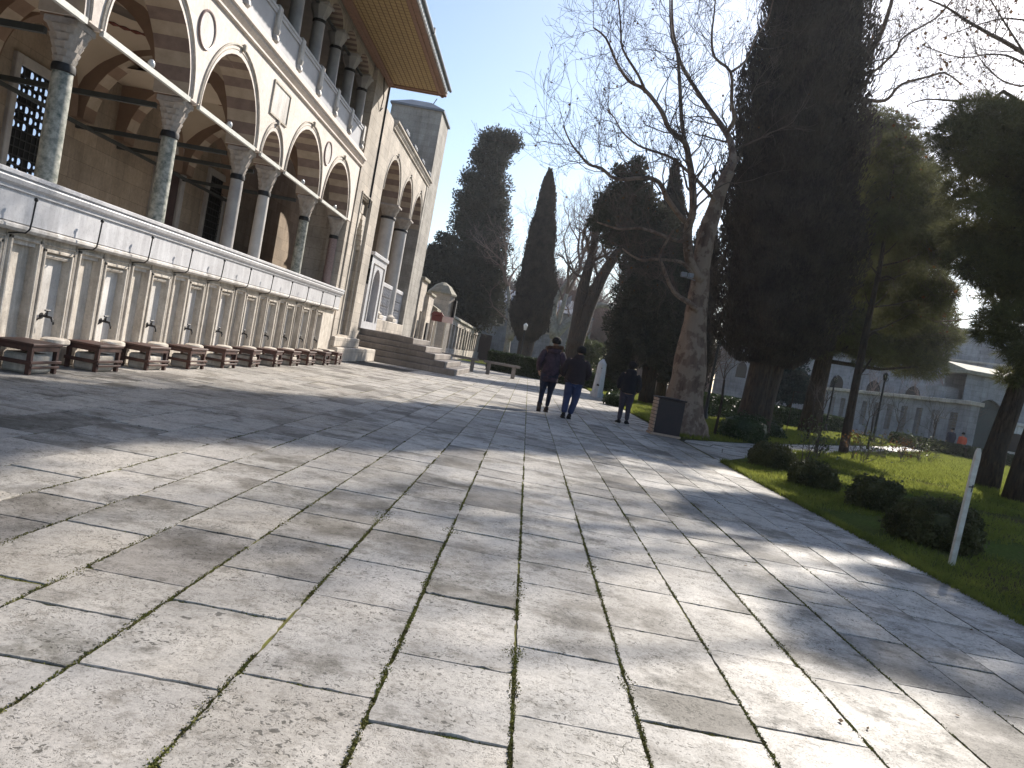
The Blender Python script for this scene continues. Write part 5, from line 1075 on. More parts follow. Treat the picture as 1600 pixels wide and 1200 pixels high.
bare_tree((4.5, 104, 0), 16, .4, 'thin bare tree at the right corner of the far grey building', 10, 5, 'far_twig', 'pale_bark', L0=.24)
for i, (x, y, h) in enumerate([(40, 80, 9), (44, 84, 11), (50, 86, 12), (36, 86, 9)]):
    bare_tree((x, y, 0), h, .2, ['small bare tree behind the precinct wall left of the gateway', 'taller bare tree rising behind the precinct wall before the high building', 'widest bare tree against the high stone building', 'bare tree farthest left behind the precinct wall'][i], 20+i, 4, 'far_twig', 'bark', L0=.26)
for i, (x, y, h) in enumerate([(29.6, 58, 4.8), (28.8, 62, 4.8), (28.6, 67, 5.0), (32.6, 59.6, 4.6)]):
    bare_tree((x, y, 0), h, .09, ['young bare tree with upright twigs in front of the precinct wall', 'middle young bare tree before the precinct wall grilles', 'farthest young bare tree before the precinct wall', 'crooked young bare tree beside the gateway arch'][i], 40+i, 3, 'twig', 'bark', L0=.3)
# brown wood far behind, reads as one mass
def wood():
    tw = MB(); rd = random.Random(77); tips = []
    for i in range(230):
        x = rd.uniform(-20, 30) if i % 2 else rd.uniform(-9, 16); y = rd.uniform(119, 147); h = 10.5+4.5*math.exp(-((x-3)/9)**2)+rd.uniform(-1.5, 1.2)
        p = Vector((x, y, 0)); tw.tube([p, p+Vector((0, 0, h*.4))], [.25, .16], 4, False)
        for j in range(3): grow(tw, p+Vector((0, 0, h*.35)), Vector((rd.uniform(-.5, .5), rd.uniform(-.5, .5), 1)).normalized(), h*.26, .12, 4, rd, tips, (2, 3), .25, .12, .026, 3)
    tag(tw.build('bare_wood', 'far_twig', None, None, False), 'far brown wood of bare winter trees beyond the grey building', 'wood', kind='stuff')
wood()
# saplings with stakes
def sapling(x, y, h, label, leafy=False):
    o = empty('young_tree', (x, y, 0), label, 'young tree', 'staked saplings on the lawn'); m = MB(); tw = MB(); tips = []; rd = random.Random(int(x*31+y))
    P = [Vector((x, y, 0)), Vector((x+.03, y, h*.35)), Vector((x-.02, y, h*.62))]; m.tube(P, [.05, .042, .034], 7); m.build('trunk', 'bark', o, 3)
    for j in range(4): grow(tw, P[-1], Vector((rd.uniform(-.6, .6), rd.uniform(-.6, .6), 1)).normalized(), h*.2, .018, 2, rd, tips, (2, 3), .2, .1)
    tw.build('branches', 'twig', o, None, False)
sapling(3.95+.75, 24.5, 2.6, 'thin sapling between the walking woman and the plane trunk')
sapling(6.0, 24.5, 2.8, 'thin sapling leaning beside the right side of the plane trunk')
sapling(12.2, 34, 2.9, 'thin sapling standing left of the slim straight trunk')
sapling(9.0, 24.2, 2.2, 'small staked sapling in the rose bed near the round bushes')
sapling(16.5, 38, 2.5, 'thin sapling in the far part of the rose bed')
sapling(5.2, 38.5, 2.4, 'thin sapling on the lawn right of the obelisk')

# ================================================================== BUSHES, HEDGES, GRASS
def bush(name, cx, cy, rx, ry, h, N_, leaf, mat, label, group, flat=.35):
    o = empty(name, (cx, cy, 0), label, 'bush', group)
    th = rng.random(N_)*2*PI; u = rng.random(N_); ph = np.arccos(1-u*1.0)  # upper half
    f_ex = np.where(rng.random(N_) < .05, 1.0+.16*rng.random(N_), 1.0); nn = np.array([mnoise.noise(Vector((math.cos(a)*1.7+cx, math.sin(a)*1.7+cy, b*1.5)))+.6*mnoise.noise(Vector((math.cos(a)*4+cx, math.sin(a)*4+cy, b*4))) for a, b in zip(th, ph)])
    f = (1+.20*nn)*(1-.22*rng.random(N_)**2)*f_ex
    sr = np.sin(ph)**.72; P = np.stack([cx+rx*f*sr*np.cos(th), cy+ry*f*sr*np.sin(th), .05+(h-.05)*f*np.cos(ph)**.8], 1)
    low = rng.random(N_) < .35; P[low, 2] = rng.random(low.sum())*h*.55
    np_mesh('foliage', leaves(P, leaf, (0, 0, 1), .15, 1.5), 4, mat, o)
    m = MB(); m.lathe(cx, cy, [(.9*rx*.84, .03), (rx*.86, h*.4), (rx*.78, h*.72), (rx*.45, h*.86), (.05, h*.88)], 18, None, 1, ry/rx); m.build('inner_twigs', mat, o)
    return o
BG = 'clipped round bushes along the plaza edge'
bush('clipped_bush', 5.18, 16.1, .46, .48, .50, 9000, .045, 'bush', 'farthest clipped bush, at the corner where the garden path leaves the plaza', BG)
bush('clipped_bush', 5.15, 13.7, .40, .42, .46, 8000, .045, 'bush', 'low dark clipped bush just in front of the farthest one', BG)
bush('clipped_bush', 5.50, 12.0, .40, .42, .50, 9000, .042, 'bush', 'middle clipped bush, the third from the garden path corner', BG)
bush('clipped_bush', 5.12, 9.55, .50, .52, .54, 14000, .040, 'bush', 'widest clipped bush, left of the white post', BG)
#bush('clipped_bush', 5.60, 8.75, .30, .30, .42, 4000, .04, 'bush', 'small clipped bush hidden behind the foot of the white post', BG)
bush('clipped_bush', 5.05, 6.75, .36, .4, .50, 7000, .036, 'bush', 'nearest clipped bush, cut by the right edge of the photo', BG)
def hedge(pts, wd, h, dens, leaf, mat, label, z0=0):
    o = empty('clipped_hedge', (pts[0][0], pts[0][1], 0), label, 'hedge'); Ps = []; m = MB()
    for (xa, ya), (xb, yb) in zip(pts[:-1], pts[1:]):
        L = math.hypot(xb-xa, yb-ya); dx, dy = (xb-xa)/L, (yb-ya)/L; n = int(L*dens); s = rng.random(n)*L; side = rng.random(n)
        off = np.where(side < .45, -wd/2, np.where(side < .55, wd/2, (rng.random(n)-.5)*wd)); z = np.where(side < .55, rng.random(n)*h, h); nn = np.array([mnoise.noise(Vector((q*.8, zz*1.5, o_*2))) for q, zz, o_ in zip(s, z, off)])
        z = z+.10*nn+rng.normal(size=n)*.03; off = off+.12*nn+rng.normal(size=n)*.03
        Ps.append(np.stack([xa+dx*s-dy*off, ya+dy*s+dx*off, z], 1))
        w2 = wd/2-.06; m.add([(xa+dy*w2, ya-dx*w2, 0), (xb+dy*w2, yb-dx*w2, 0), (xb-dy*w2, yb+dx*w2, 0), (xa-dy*w2, ya+dx*w2, 0)]+[(xa+dy*w2, ya-dx*w2, h-.08), (xb+dy*w2, yb-dx*w2, h-.08), (xb-dy*w2, yb+dx*w2, h-.08), (xa-dy*w2, ya+dx*w2, h-.08)], [(4, 5, 6, 7), (0, 1, 5, 4), (1, 2, 6, 5), (2, 3, 7, 6), (3, 0, 4, 7)])
    np_mesh('foliage', leaves(np.concatenate(Ps), leaf, (0, 0, 1), .2, 1.5), 4, mat, o); m.build('inner_twigs', mat, o)
hedge([(-2.7, 57), (1.2, 56)], 1.4, 1.35, 2200, .12, 'hedge', 'clipped hedge block behind the free standing bench')
hedge([(1.2, 56), (6.5, 54)], 1.2, 1.05, 1500, .12, 'hedge', 'lower dark hedge behind the two walking men and the obelisk')
hedge([(8.6, 40), (11.5, 45.5), (16.5, 52), (21.3, 58), (25.5, 64)], 1.3, 1.15, 1100, .11, 'hedge', 'long clipped hedge across the lawn before the precinct wall')
hedge([(26.8, 58.2), (30.5, 55.2), (33.5, 54.5)], 1.3, .8, 1100, .11, 'hedge', 'short hedge in front of the two distant visitors')
# rose bushes in the bed beside the garden path
def rose(x, y, h, label, seed):
    rd = random.Random(seed); o = empty('rose_bush', (x, y, 0), label, 'rose bush', 'rose bushes in the bed beside the garden path'); m = MB(); tips = []
    for k in range(6): grow(m, Vector((x+rd.uniform(-.08, .08), y+rd.uniform(-.08, .08), 0)), Vector((rd.uniform(-.5, .5), rd.uniform(-.5, .5), 1)).normalized(), h*.42, .012, 2, rd, tips, (2, 3), .2, .1, .004)
    m.build('stems', 'twig', o, None, False); T = np.array([list(t) for t in tips]); T = np.concatenate([T+rng.normal(size=T.shape)*.05 for _ in range(3)]); np_mesh('foliage', leaves(T, .07, (0, 0, 1), .1, 1.5), 4, 'laurel' if seed % 3 else 'dry_leaf', o)
pl = ['rose bush beside the farthest clipped bush', 'rose bush left of the slim trunk foot', 'rose bush touching the slim trunk foot', 'rose bush right of the slim trunk', 'second rose bush right of the slim trunk', 'tall rose bush in the middle of the bed', 'reddish rose bush in the middle of the bed', 'rose bush before the bright end of the path', 'thin rose bush on the far bed', 'farthest rose bush near the short hedge', 'low rose bush between two saplings', 'rose bush at the lawn corner', 'rose bush closest to the path bend', 'last leafy rose bush by the bright path']
for i, (yy, off) in enumerate([(19.5, .9), (22.5, .8), (25.5, 1.1), (27.5, 1.0), (29.5, 1.2), (31.5, .7), (34, 1.2), (37, 1.0), (40, .8), (44, 1.1), (24, 1.8), (28.6, 2.0), (32.8, 2.1), (36, 2.2)]):
    rose(float(path_lo(yy))+off, yy-.3, 1.0 if i % 3 else 1.3, pl[i], i+1)
# dark shrubs round the plane tree foot
bush('leafy_shrub', 6.9, 24.6, .8, .6, .85, 2500, .07, 'hedge', 'loose dark shrub between plane tree and huge cypress', 'shrubs at the tree feet')
bush('leafy_shrub', 3.9, 33.5, .5, .7, .6, 1600, .07, 'hedge', 'low shrub on the lawn behind the walking woman', 'shrubs at the tree feet')
bush('leafy_shrub', 9.2, 30.5, .9, .7, .7, 2200, .08, 'hedge', 'low shrub just behind the huge cypress foot', 'shrubs at the tree feet')

def grass():
    n = 170000; x = 4.1+ (rng.random(n)**1.5)*13; y = 3.2+(rng.random(n)**1.25)*30
    keep = (x > np.where(y > 15.7, np.array([float(path_lo(q)) for q in y])+.05, 4.09)); x, y = x[keep], y[keep]
    dn = np.array([mnoise.noise(Vector((a*.45, b*.45, 2)))+.5*mnoise.noise(Vector((a*1.7, b*1.7, 2))) for a, b in zip(x, y)]); keep = dn > -.10+.25*rng.random(len(dn))-.12; x, y = x[keep], y[keep]; n = len(x)
    m2 = 130000; x2 = 4.12+rng.random(m2)**1.3*36; y2 = 21+rng.random(m2)**1.2*50; k3 = (np.array([(a < float(path_hi(b))-.1) or (a > float(path_lo(b))+.1) for a, b in zip(x2, y2)])); x2, y2 = x2[k3], y2[k3]; 
    # ragged fringe over the paving edge
    m3 = 9000; y3 = 3.5+rng.random(m3)*12; x3 = 4.06+rng.normal(size=m3)*.035
    x = np.concatenate([x, x2, x3]); y = np.concatenate([y, y2, y3]); n = len(x)
    sc = np.clip(np.hypot(x, y)/9, .75, 3.2); hgt = (.035+.03*rng.random(n))*sc**.75; wd = .006*sc; a = rng.random(n)*2*PI
    P = np.stack([x, y, np.full(n, .004)], 1); r = np.stack([np.cos(a), np.sin(a), 0*a], 1)*wd[:, None]; ln = rng.normal(size=(n, 2))*.5
    tip = P+np.stack([ln[:, 0]*hgt, ln[:, 1]*hgt, hgt], 1); V = np.stack([P-r, P+r, tip], 1)
    tag(np_mesh('lawn_grass', V, 3, 'grass_blade'), 'short green lawn grass with worn patches beside the plaza', 'grass', kind='stuff')
    # fallen leaves
    m4 = 500; P = np.stack([4.2+rng.random(m4)*10, 4+rng.random(m4)*24, np.full(m4, .03)], 1); P = P[(P[:, 0] > np.array([float(path_lo(q)) if q > 15.7 else 4.1 for q in P[:, 1]]))]
    V = leaves(P, .06, (1, 0, 0), .0, 1.4); V[:, :, 2] = .028+(V[:, :, 2]-.03)*.25; P2 = np.stack([4.0-np.abs(rng.normal(size=260))*1.6, 3+rng.random(260)*22, np.full(260, .012)], 1); V2 = leaves(P2, .03, (1, 0, 0), 0, 1.5); V2[:, :, 2] = .010+(V2[:, :, 2]-.012)*.2; V = np.concatenate([V, V2]); tag(np_mesh('fallen_leaves', V, 4, 'dry_leaf'), 'dry brown leaves scattered on the lawn and along the paving edge', 'leaves', kind='stuff')
grass()

# ================================================================== SMALL THINGS
o = empty('white_post', (4.66, 8.21, 0), 'tall thin peeling white wooden post stuck in the lawn edge', 'post')
m = MB(); m.add([(4.66+dx+.03*t, 8.21+dy, z) for z, t, s_ in ((-.02, -.9, 1), (.35, -.55, 1), (.8, -.1, .98), (1.12, .3, 1.0), (1.19, .35, .9), (1.235, .4, .55)) for dx, dy in ((-.026*s_, -.022*s_), (.026*s_, -.022*s_), (.026*s_, .022*s_), (-.026*s_, .022*s_))],
        [(i*4+j, i*4+(j+1) % 4, i*4+4+(j+1) % 4, i*4+4+j) for i in range(5) for j in range(4)]+[(20, 21, 22, 23)]); m.build('shaft', 'paint_post', o)
m = MB(); m.tube([(4.635, 8.19, .83), (4.69, 8.18, .84)], .006, 5); m.tube([(4.66, 8.17, .78), (4.665, 8.17, .86)], .005, 5); m.build('nail', 'iron', o)
# litter bin
o = empty('litter_bin', (3.72, 20.3, 0), 'square wooden litter bin with pale slatted side at the foot of the plane tree', 'litter bin', rz=.05)
m = MB(); m.cbox(-.33, .33, -.27, .27, .06, .92, .01); m.local('body', 'bin_wood', o)
m = MB()
for k in range(10): m.cbox(-.375, -.335, -.27, .27, .07+k*.088, .07+k*.088+.07, .008)
m.local('side_slats', 'bin_slats', o)
m = MB(); m.cbox(-.40, .36, -.31, .31, -.0, .055, .008); m.local('base', 'bin_slats', o)
m = MB(); m.cbox(-.39, .36, -.31, .31, .925, .965, .01); m.cbox(-.2, .2, -.15, .15, .966, .98, .005); m.local('rim', 'bin_wood', o)
# obelisk stone
o = empty('stone_obelisk', (3.72, 40.5, 0), 'short pale tapering stone marker with pointed top on the lawn edge', 'obelisk')
m = MB(); m.lathe(3.72, 40.5, [(.34, 0), (.34, .22), (.30, .24)], 4); m.lathe(3.72, 40.5, [(.29, .22), (.215, 1.72), (.05, 1.95)], 8); m.build('shaft', 'marble', o)
for cx_, cz_, rr_, dy_ in ((3.66, .62, .075, -.275), (3.71, 1.48, .035, -.235)):
    m = MB(); rd = random.Random(int(cz_*10)); m.add([(cx_+rr_*rd.uniform(.5, 1.2)*math.cos(q*PI/6), 40.5+dy_, cz_+rr_*rd.uniform(.4, 1.1)*math.sin(q*PI/6)) for q in range(12)], [tuple(range(12))]); m.build('dark_patch', 'soil', o)
# lamp posts
def lamp(x, y, h, label, head='lantern'):
    o = empty('street_lamp', (x, y, 0), label, 'lamp post'); m = MB(); m.lathe(x, y, [(.16, 0), (.15, .25), (.09, .35), (.075, .8), (.055, h-.5), (.05, h-.45)], 10)
    if head == 'lantern': m.tube([(x+.22*math.sin(t*PI/5), y, h-.45+.28*(1-math.cos(t*PI/5))*.5) for t in range(6)], .02, 5)
    m.build('pole', 'iron', o, R(40)); 
    m = MB(); m.lathe(x, y, [(.09, h-.42), (.17, h-.05), (.10, h+.05), (.02, h+.12)], 8); m.build('lantern', 'glass_lamp' if head == 'white' else 'iron', o)
    m = MB(); m.lathe(x, y, [(.085, h-.40), (.15, h-.12), (.16, h-.08)], 6); m.build('lamp_glass', 'glass_lamp', o)
lamp(-.66, 60, 3.75, 'black lamp post with white lantern between the slender cypress and the quilted coat', 'white')
lamp(8.35, 36.5, 3.9, 'tall dark pole between plane trunk and huge cypress')
lamp(22.2, 50.6, 4.4, 'black lamp post with hooded lantern before the precinct wall')
lamp(21.2, 56, 3.9, 'dark lamp post half hidden beside the pine trunk')
lamp(5.35, 27.5, 3.0, 'dark thin pole close to the left side of the plane trunk')
m = MB(); m.tube([(13.6, 41, 0), (13.6, 41, 2.1)], .02, 6); m.tube([(13.6, 41, 2.1), (13.9, 41, 2.12)], .018, 6); tag(m.build('garden_pipe', 'bark', None), 'thin upright pipe with short side arm before the blue green tree', 'pipe')
# floor grating near the stair foot
m = MB(); m.box(-6.3, -4.3, 28.3, 31.2, .004, .010); tag(m.build('drain_cover', 'dark', None), 'long dark sunken drain cover in the paving before the stairs', 'drain cover')

# ================================================================== PEOPLE
def skin(name, verts, edges, mat, parent, sub=2, root=0):
    me = bpy.data.meshes.new(name); me.from_pydata([v[0] for v in verts], edges, []); o = bpy.data.objects.new(name, me); col.objects.link(o); o.parent = parent; me.materials.append(MAT[mat])
    md = o.modifiers.new('skin', 'SKIN'); md.use_smooth_shade = True; md.branch_smoothing = .6
    if not me.skin_vertices: pass
    for i, v in enumerate(verts):
        r = v[1]; me.skin_vertices[0].data[i].radius = (r, r) if not hasattr(r, '__len__') else r
        me.skin_vertices[0].data[i].use_root = (i == root)
    s = o.modifiers.new('sub', 'SUBSURF'); s.levels = sub; s.render_levels = sub; return o
class Sk:
    def __init__(s): s.v = []; s.e = []
    def p(s, co, r, frm=None):
        s.v.append((co, r)); i = len(s.v)-1
        if frm is not None: s.e.append((frm, i))
        return i
def loft(mb, rings, n=20, quilt=0.0, cap=True):
    """rings: (cx,cy,cz,rx,ry)"""
    vs = []
    for k, (cx, cy, cz, rx, ry) in enumerate(rings):
        for j in range(n):
            a = 2*PI*j/n; f = 1+(.03*mnoise.noise(Vector((math.cos(a)*2, math.sin(a)*2, cz*5+cx*7))))
            vs.append((cx+rx*f*math.cos(a), cy+ry*f*math.sin(a), cz))
    k = len(rings); fs = [(i*n+j, i*n+(j+1) % n, (i+1)*n+(j+1) % n, (i+1)*n+j) for i in range(k-1) for j in range(n)]
    if cap: fs += [tuple(range(n-1, -1, -1)), tuple((k-1)*n+j for j in range(n))]
    mb.add(vs, fs)
def person(loc, rz, S, label, pose, colors, coat):
    """figure of height S facing +Y; pose gives the joints of legs and arms (fractions of the height)"""
    root = empty('person', loc, label, 'person', None, rz); k = S
    def J(x, y, z): return (x*k, y*k, z*k)
    b = Sk(); pel = b.p(J(0, 0, .54), .055*k); sp = b.p(J(0, .0, .62), .078*k, pel); ch = b.p(J(0, .0, .73), .088*k, sp); nk0 = b.p(J(0, .0, .815), .05*k, ch)
    hx, hy = pose.get('head', (0, .01)); nk = b.p(J(hx*.3, .005, .855), .034*k, nk0); h1 = b.p(J(hx, hy+.012, .895), (.046*k, .05*k), nk); h2 = b.p(J(hx, hy+.008, .94), (.052*k, .060*k), h1); h3 = b.p(J(hx, hy, .975), (.042*k, .048*k), h2)
    b.p(J(hx, hy+.078, .918), .010*k, h1)   # nose
    for s in (-1, 1): b.p(J(hx+s*.060, hy+.002, .925), .010*k, h2)  # ears
    for s, key in ((-1, 'L'), (1, 'R')):
        L = pose['leg'+key]; hip = b.p(J(s*.05, 0, .49), .055*k, pel); kn = b.p(J(*L[0]), .028*k, hip); mdl = b.p(J(*[(x*.5+y*.5) for x, y in zip(L[0], L[1])]), .024*k, kn); an = b.p(J(*L[1]), .017*k, mdl); b.p(J(*L[2]), .014*k, an)
        A = pose['arm'+key]; sh = b.p(J(s*.105, 0, .80), .045*k, ch); el = b.p(J(*A[0]), .030*k, sh); wr = b.p(J(*A[1]), .019*k, el)
        w_ = Vector(A[1]); d = (Vector(A[2])-w_).normalized(); sd_ = d.cross(Vector((0, 1, 0))).normalized() if abs(d.y) < .9 else Vector((0, 0, 1)); sd_ = Vector((0, 1, 0)) if abs(d.y) < .8 else Vector((0, 0, 1))
        pm = w_+d*.038; pv = b.p(J(*pm), .019*k, wr); inw = Vector((-s, 0, 0))
        for q, (o_, ln) in enumerate(((-.017, .036), (-.006, .044), (.006, .041), (.016, .032))):
            f0 = pm+d*.012+sd_*o_; f1 = f0+d*ln*.5+sd_*o_*.1; f2 = f1+d*ln*.38+inw*.012; a = b.p(J(*f0), .0058*k, pv); c_ = b.p(J(*f1), .0052*k, a); b.p(J(*f2), .0045*k, c_)
        t0 = w_+d*.018+sd_*.020; t1 = t0+d*.022+sd_*.012+inw*.008; t2 = t1+d*.018+inw*.006; a = b.p(J(*t0), .0065*k, wr); c_ = b.p(J(*t1), .0058*k, a); b.p(J(*t2), .005*k, c_)
    skin('body', b.v, b.e, 'skin', root)
    # trousers
    m = Sk(); p0 = m.p(J(0, 0, .56), (.100*k, .088*k))
    for s, key in ((-1, 'L'), (1, 'R')):
        L = pose['leg'+key]; hp = m.p(J(s*.052, 0, .48), .078*k, p0); a = m.p(J(*[(x+y)/2 for x, y in zip((s*.05, 0, .47), L[0])]), .068*k, hp); kn = m.p(J(*L[0]), pose.get('kr', .050)*k, a); mid = m.p(J(*[(x*.45+y*.55) for x, y in zip(L[0], L[1])]), pose.get('cr', .045)*k, kn); e = Vector(L[1]); m.p(J(e.x, e.y, e.z+.012), pose.get('ar', .036)*k, mid)
    skin('trousers', m.v, m.e, colors['trousers'], root)
    for key in 'LR':
        L = pose['leg'+key]; a = Vector(L[1]); t = Vector(L[2]); d = (t-a); d.z = 0; d = d.normalized() if d.length > 1e-5 else Vector((0, 1, 0)); 
        full = (t-a); tilt = pose.get('tilt'+key, 0)
        sh = MB(); so_ = MB(); n = 12
        def ring(q, w_, z0, z1, top):
            pass
        prof = [(-.045, .018, .035), (-.035, .027, .060), (0, .029, .072), (.035, .027, .052), (.075, .031, .036), (.105, .027, .028), (.122, .012, .018)]
        vs = []; vs2 = []
        for (q, w_, hh) in prof:
            for j in range(n):
                ang = 2*PI*j/n; x = w_*math.cos(ang); z = max(0.0, .5+.5*math.sin(ang))*hh+.010; vs.append((x, q, z))
            vs2 += [(-w_*1.05, q, 0), (w_*1.05, q, 0), (w_*1.05, q, .014), (-w_*1.05, q, .014)]
        rot = Matrix.Rotation(-tilt, 4, 'X'); az = Matrix.Rotation(math.atan2(-d.x, d.y), 4, 'Z'); base = Vector((a.x, a.y, max(a.z-.055, 0)))
        T = lambda v: tuple((base+(az @ rot @ Vector(v)))*k)
        sh.add([T(v) for v in vs], [(i*n+j, i*n+(j+1) % n, (i+1)*n+(j+1) % n, (i+1)*n+j) for i in range(6) for j in range(n)]+[tuple(range(n-1, -1, -1)), tuple(6*n+j for j in range(n))])
        so_.add([T(v) for v in vs2], [(i*4+j, i*4+(j+1) % 4, i*4+4+(j+1) % 4, i*4+4+j) for i in range(6) for j in range(4)]+[(3, 2, 1, 0), (24, 25, 26, 27)])
        s1 = sh.local('shoe', colors['shoe'], root, R(60)); so_.local('sole', colors.get('sole', 'shoe_black'), s1)
    # jacket
    m = MB(); hem = coat['hem']; w1 = coat['w']
    zs_ = np.linspace(hem, .835, coat.get('n', 18)); rings = []
    for i, z in enumerate(zs_):
        t = (z-hem)/(.835-hem)
        rx = np.interp(t, [0, .25, .55, .78, .90, 1], [w1*1.0, w1*.98, w1*.97, w1*1.05, w1*.86, .055]); ry = np.interp(t, [0, .3, .6, .85, 1], [w1*.78, w1*.74, w1*.72, w1*.62, .05])
        q = 1+coat.get('quilt', .0)*(1 if i % 2 else -1)
        rings.append((coat.get('sway', 0)*(1-t)*k, .0, z*k, rx*q*k, ry*q*k))
    loft(m, rings, 28); jk = m.local('jacket', coat['mat'], root, R(80))
    m = Sk()
    for s, key in ((-1, 'L'), (1, 'R')):
        A = pose['arm'+key]; r_ = coat.get('arm', .05); a = m.p(J(s*.085, 0, .80), .05*k); 
        if s == 1: m.e.append((0, a)) if False else None
        b1_ = m.p(J(s*.118, -.0, .775), (r_*1.05)*k, a); e = m.p(J(*A[0]), r_*.92*k, b1_); md_ = m.p(J(*[(x+y)/2 for x, y in zip(A[0], A[1])]), r_*.84*k, e); m.p(J(*A[1]), r_*.66*k, md_)
    half = len(m.v)//2
    for part in (0, 1):
        v = m.v[part*half:(part+1)*half]; e = [(a-part*half, b_-part*half) for a, b_ in m.e if part*half <= a < (part+1)*half]; skin('sleeve', v, e, coat['mat'], jk)
    # hair
    if coat.get('hair', True):
        bm = bmesh.new(); bmesh.ops.create_icosphere(bm, subdivisions=3, radius=1); vs = []
        lo = coat.get('hairlow', -.35); hw = coat.get('hairw', 1.0)
        for v in bm.verts:
            q = v.co.copy(); f = 1+.07*mnoise.noise(q*4)
            if q.y > .35: q.y = .35+(q.y-.35)*.2
            if q.z < lo: q.z = lo+(q.z-lo)*coat.get('fall', .3)
            vs.append(((hx+q.x*.064*hw*f)*k, (hy-.006+q.y*.074*f)*k, (.945+q.z*.064*f)*k))
        m = MB(); m.add(vs, [[v.index for v in f.verts] for f in bm.faces]); bm.free(); m.local('hair', 'hair', root, 3)
    return root, jk, k
poseA = dict(legL=((-.058, -.02, .285), (-.066, -.115, .085), (-.066, -.09, .02)), legR=((.050, .05, .285), (.040, .03, .055), (.040, .12, .015)), armL=((-.165, -.035, .645), (-.150, .045, .52), (-.135, .09, .49)), armR=((.165, -.035, .645), (.150, .05, .52), (.13, .09, .49)), tiltL=-1.1, head=(.014, .02), kr=.040, cr=.034, ar=.027)
r_, jk, k = person((.62, 20.95, 0), 0.02, 1.98, 'walking person in long quilted patterned coat with brown fur hood, left of the three', poseA, dict(trousers='denim_dark', shoe='shoe_brown', sole='shoe_brown'), dict(mat='camo', hem=.40, w=.118, quilt=.04, n=26, arm=.052, hairlow=-.4, sway=0))
# fur trimmed hood lying on the shoulders
P = []
for i in range(5200):
    a = random.uniform(0, 2*PI); rr_ = .026*random.random()**.5; b_ = random.uniform(0, 2*PI); P.append(((.098+rr_*math.cos(b_))*math.cos(a)*k, (-.02+(.072+rr_*math.cos(b_))*math.sin(a))*k, (.842+.020*math.cos(a*1+.5)-(.03 if math.sin(a) > 0 else -.01)+rr_*math.sin(b_))*k))
V = leaves(np.array(P), .035, (0, 0, 1), .1, 5); me_o = np_mesh('fur_trim', V, 4, 'fur'); me_o.parent = jk
m = MB(); loft(m, [(0, -.03*k, .765*k, .03*k, .02*k), (0, -.055*k, .79*k, .07*k, .045*k), (0, -.05*k, .825*k, .095*k, .065*k), (0, -.03*k, .85*k, .09*k, .07*k), (0, -.02*k, .858*k, .05*k, .04*k)], 20); m.local('hood', 'camo', jk, 3)
poseB = dict(legL=((-.060, .03, .285), (-.066, -.03, .06), (-.070, .05, .015)), legR=((.060, .02, .285), (.020, .05, .055), (.02, .13, .015)), armL=((-.175, -.02, .645), (-.150, .07, .56), (-.10, .11, .54)), armR=((.175, -.02, .645), (.150, .07, .56), (.10, .11, .54)), head=(.022, .03), kr=.054, cr=.047, ar=.042)
r_, jk, k = person((1.22, 19.85, 0), 0.0, 1.83, 'walking man in plain dark short jacket and blue jeans, middle of the three', poseB, dict(trousers='denim', shoe='shoe_black'), dict(mat='jacket2', hem=.49, w=.142, quilt=.006, n=16, arm=.055, hairlow=-.5))
m = MB(); loft(m, [(0, 0, .80*k, .08*k, .06*k), (0, 0, .835*k, .072*k, .062*k), (.01*k, .005*k, .872*k, .066*k, .064*k), (.01*k, .005*k, .885*k, .058*k, .055*k)], 20); m.local('collar', 'jacket2', jk, 3)
poseC = dict(legL=((-.055, .02, .28), (-.060, -.0, .055), (-.085, .08, .015)), legR=((.052, .0, .28), (.062, -.02, .058), (.085, .05, .015)), armL=((-.165, -.02, .64), (-.145, .06, .55), (-.10, .10, .53)), armR=((.165, -.03, .64), (.15, .04, .53), (.12, .09, .51)), head=(.0, .02), kr=.044, cr=.040, ar=.033)
r_, jk, k = person((2.82, 21.8, 0), -.06, 1.72, 'walking person on the right in black hooded jacket and grey trousers', poseC, dict(trousers='grey_trouser', shoe='shoe_black', sole='sole'), dict(mat='black_cloth', hem=.50, w=.128, quilt=.006, n=16, arm=.050, hair=True, hairlow=-.9, hairw=1.1, fall=1.9))
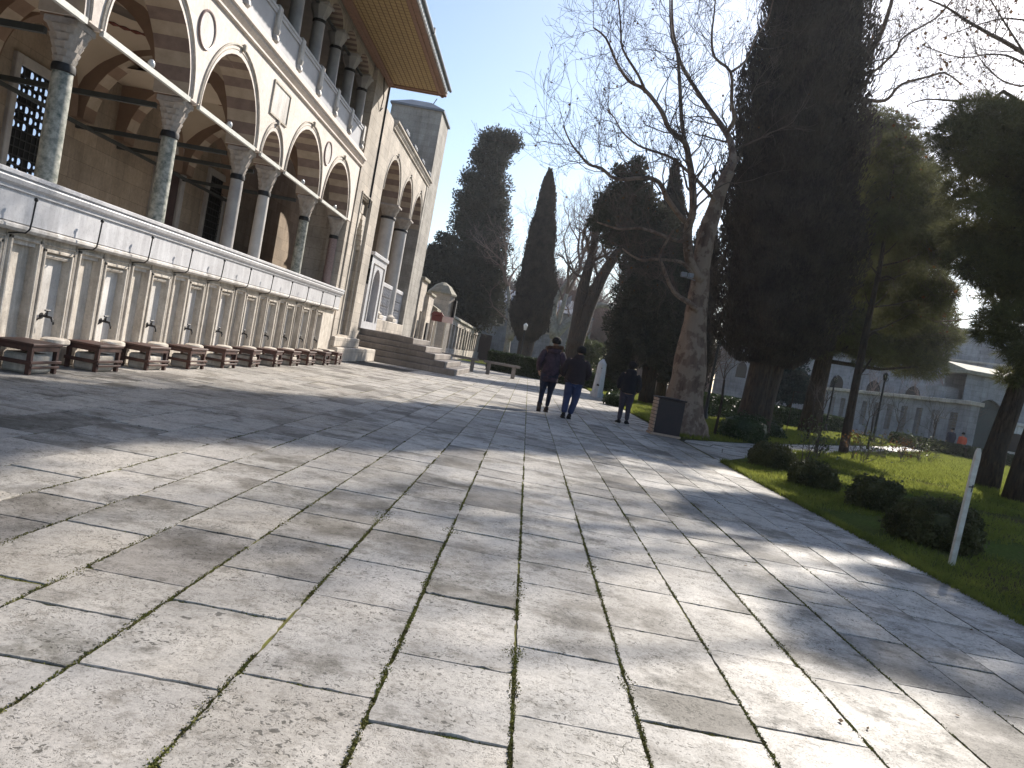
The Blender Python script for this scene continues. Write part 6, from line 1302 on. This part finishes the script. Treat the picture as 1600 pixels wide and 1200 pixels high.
m = MB(); loft(m, [(0, -.03*k, .76*k, .05*k, .03*k), (0, -.035*k, .80*k, .085*k, .06*k), (0, -.02*k, .85*k, .085*k, .072*k), (0, -.012*k, .885*k, .062*k, .055*k)], 20); m.local('hood', 'black_cloth', jk, 3)
poseD = dict(legL=((-.05, .01, .28), (-.05, 0, .055), (-.05, .08, .015)), legR=((.05, -.01, .28), (.05, -.02, .055), (.05, .06, .015)), armL=((-.15, -.02, .64), (-.15, .03, .5), (-.14, .05, .45)), armR=((.15, -.02, .64), (.15, .03, .5), (.14, .05, .45)), head=(0, .01))
person((30.3, 56.9, 0), .2, 1.95, 'distant visitor in dark clothes beside the gateway', poseD, dict(trousers='black_cloth', shoe='shoe_black'), dict(mat='navy', hem=.42, w=.14, n=12, arm=.05))
person((31.0, 56.7, 0), .0, 1.75, 'distant visitor in bright orange jacket beside the gateway', poseD, dict(trousers='navy', shoe='shoe_black'), dict(mat='orange', hem=.52, w=.14, n=12, arm=.05))

# ================================================================== AIR
hm = bpy.data.materials.new('haze_air'); hm.use_nodes = True; ht = hm.node_tree; ht.nodes.clear()
ho = ht.nodes.new('ShaderNodeOutputMaterial'); hv = ht.nodes.new('ShaderNodeVolumePrincipled')
hv.inputs['Color'].default_value = (0.93, 0.95, 1.0, 1); hv.inputs['Density'].default_value = HAZE; hv.inputs['Anisotropy'].default_value = 0.55  # distant haze, also added to lift dark trees in place of lens glare
ht.links.new(hv.outputs[0], ho.inputs['Volume'])
me = bpy.data.meshes.new('haze'); X0_, X1_, Y0_, Y1_, Z0_, Z1_ = -905, 905, -305, 1505, -1.1, 42
me.from_pydata([(x, y, z) for z in (Z0_, Z1_) for x, y in ((X0_, Y0_), (X1_, Y0_), (X1_, Y1_), (X0_, Y1_))], [], [(3, 2, 1, 0), (4, 5, 6, 7), (0, 1, 5, 4), (1, 2, 6, 5), (2, 3, 7, 6), (3, 0, 4, 7)])
hz = bpy.data.objects.new('haze', me); col.objects.link(hz); me.materials.append(hm); tag(hz, 'thin pale winter haze, also added to lift the dark trees like lens glare', 'haze', kind='stuff')
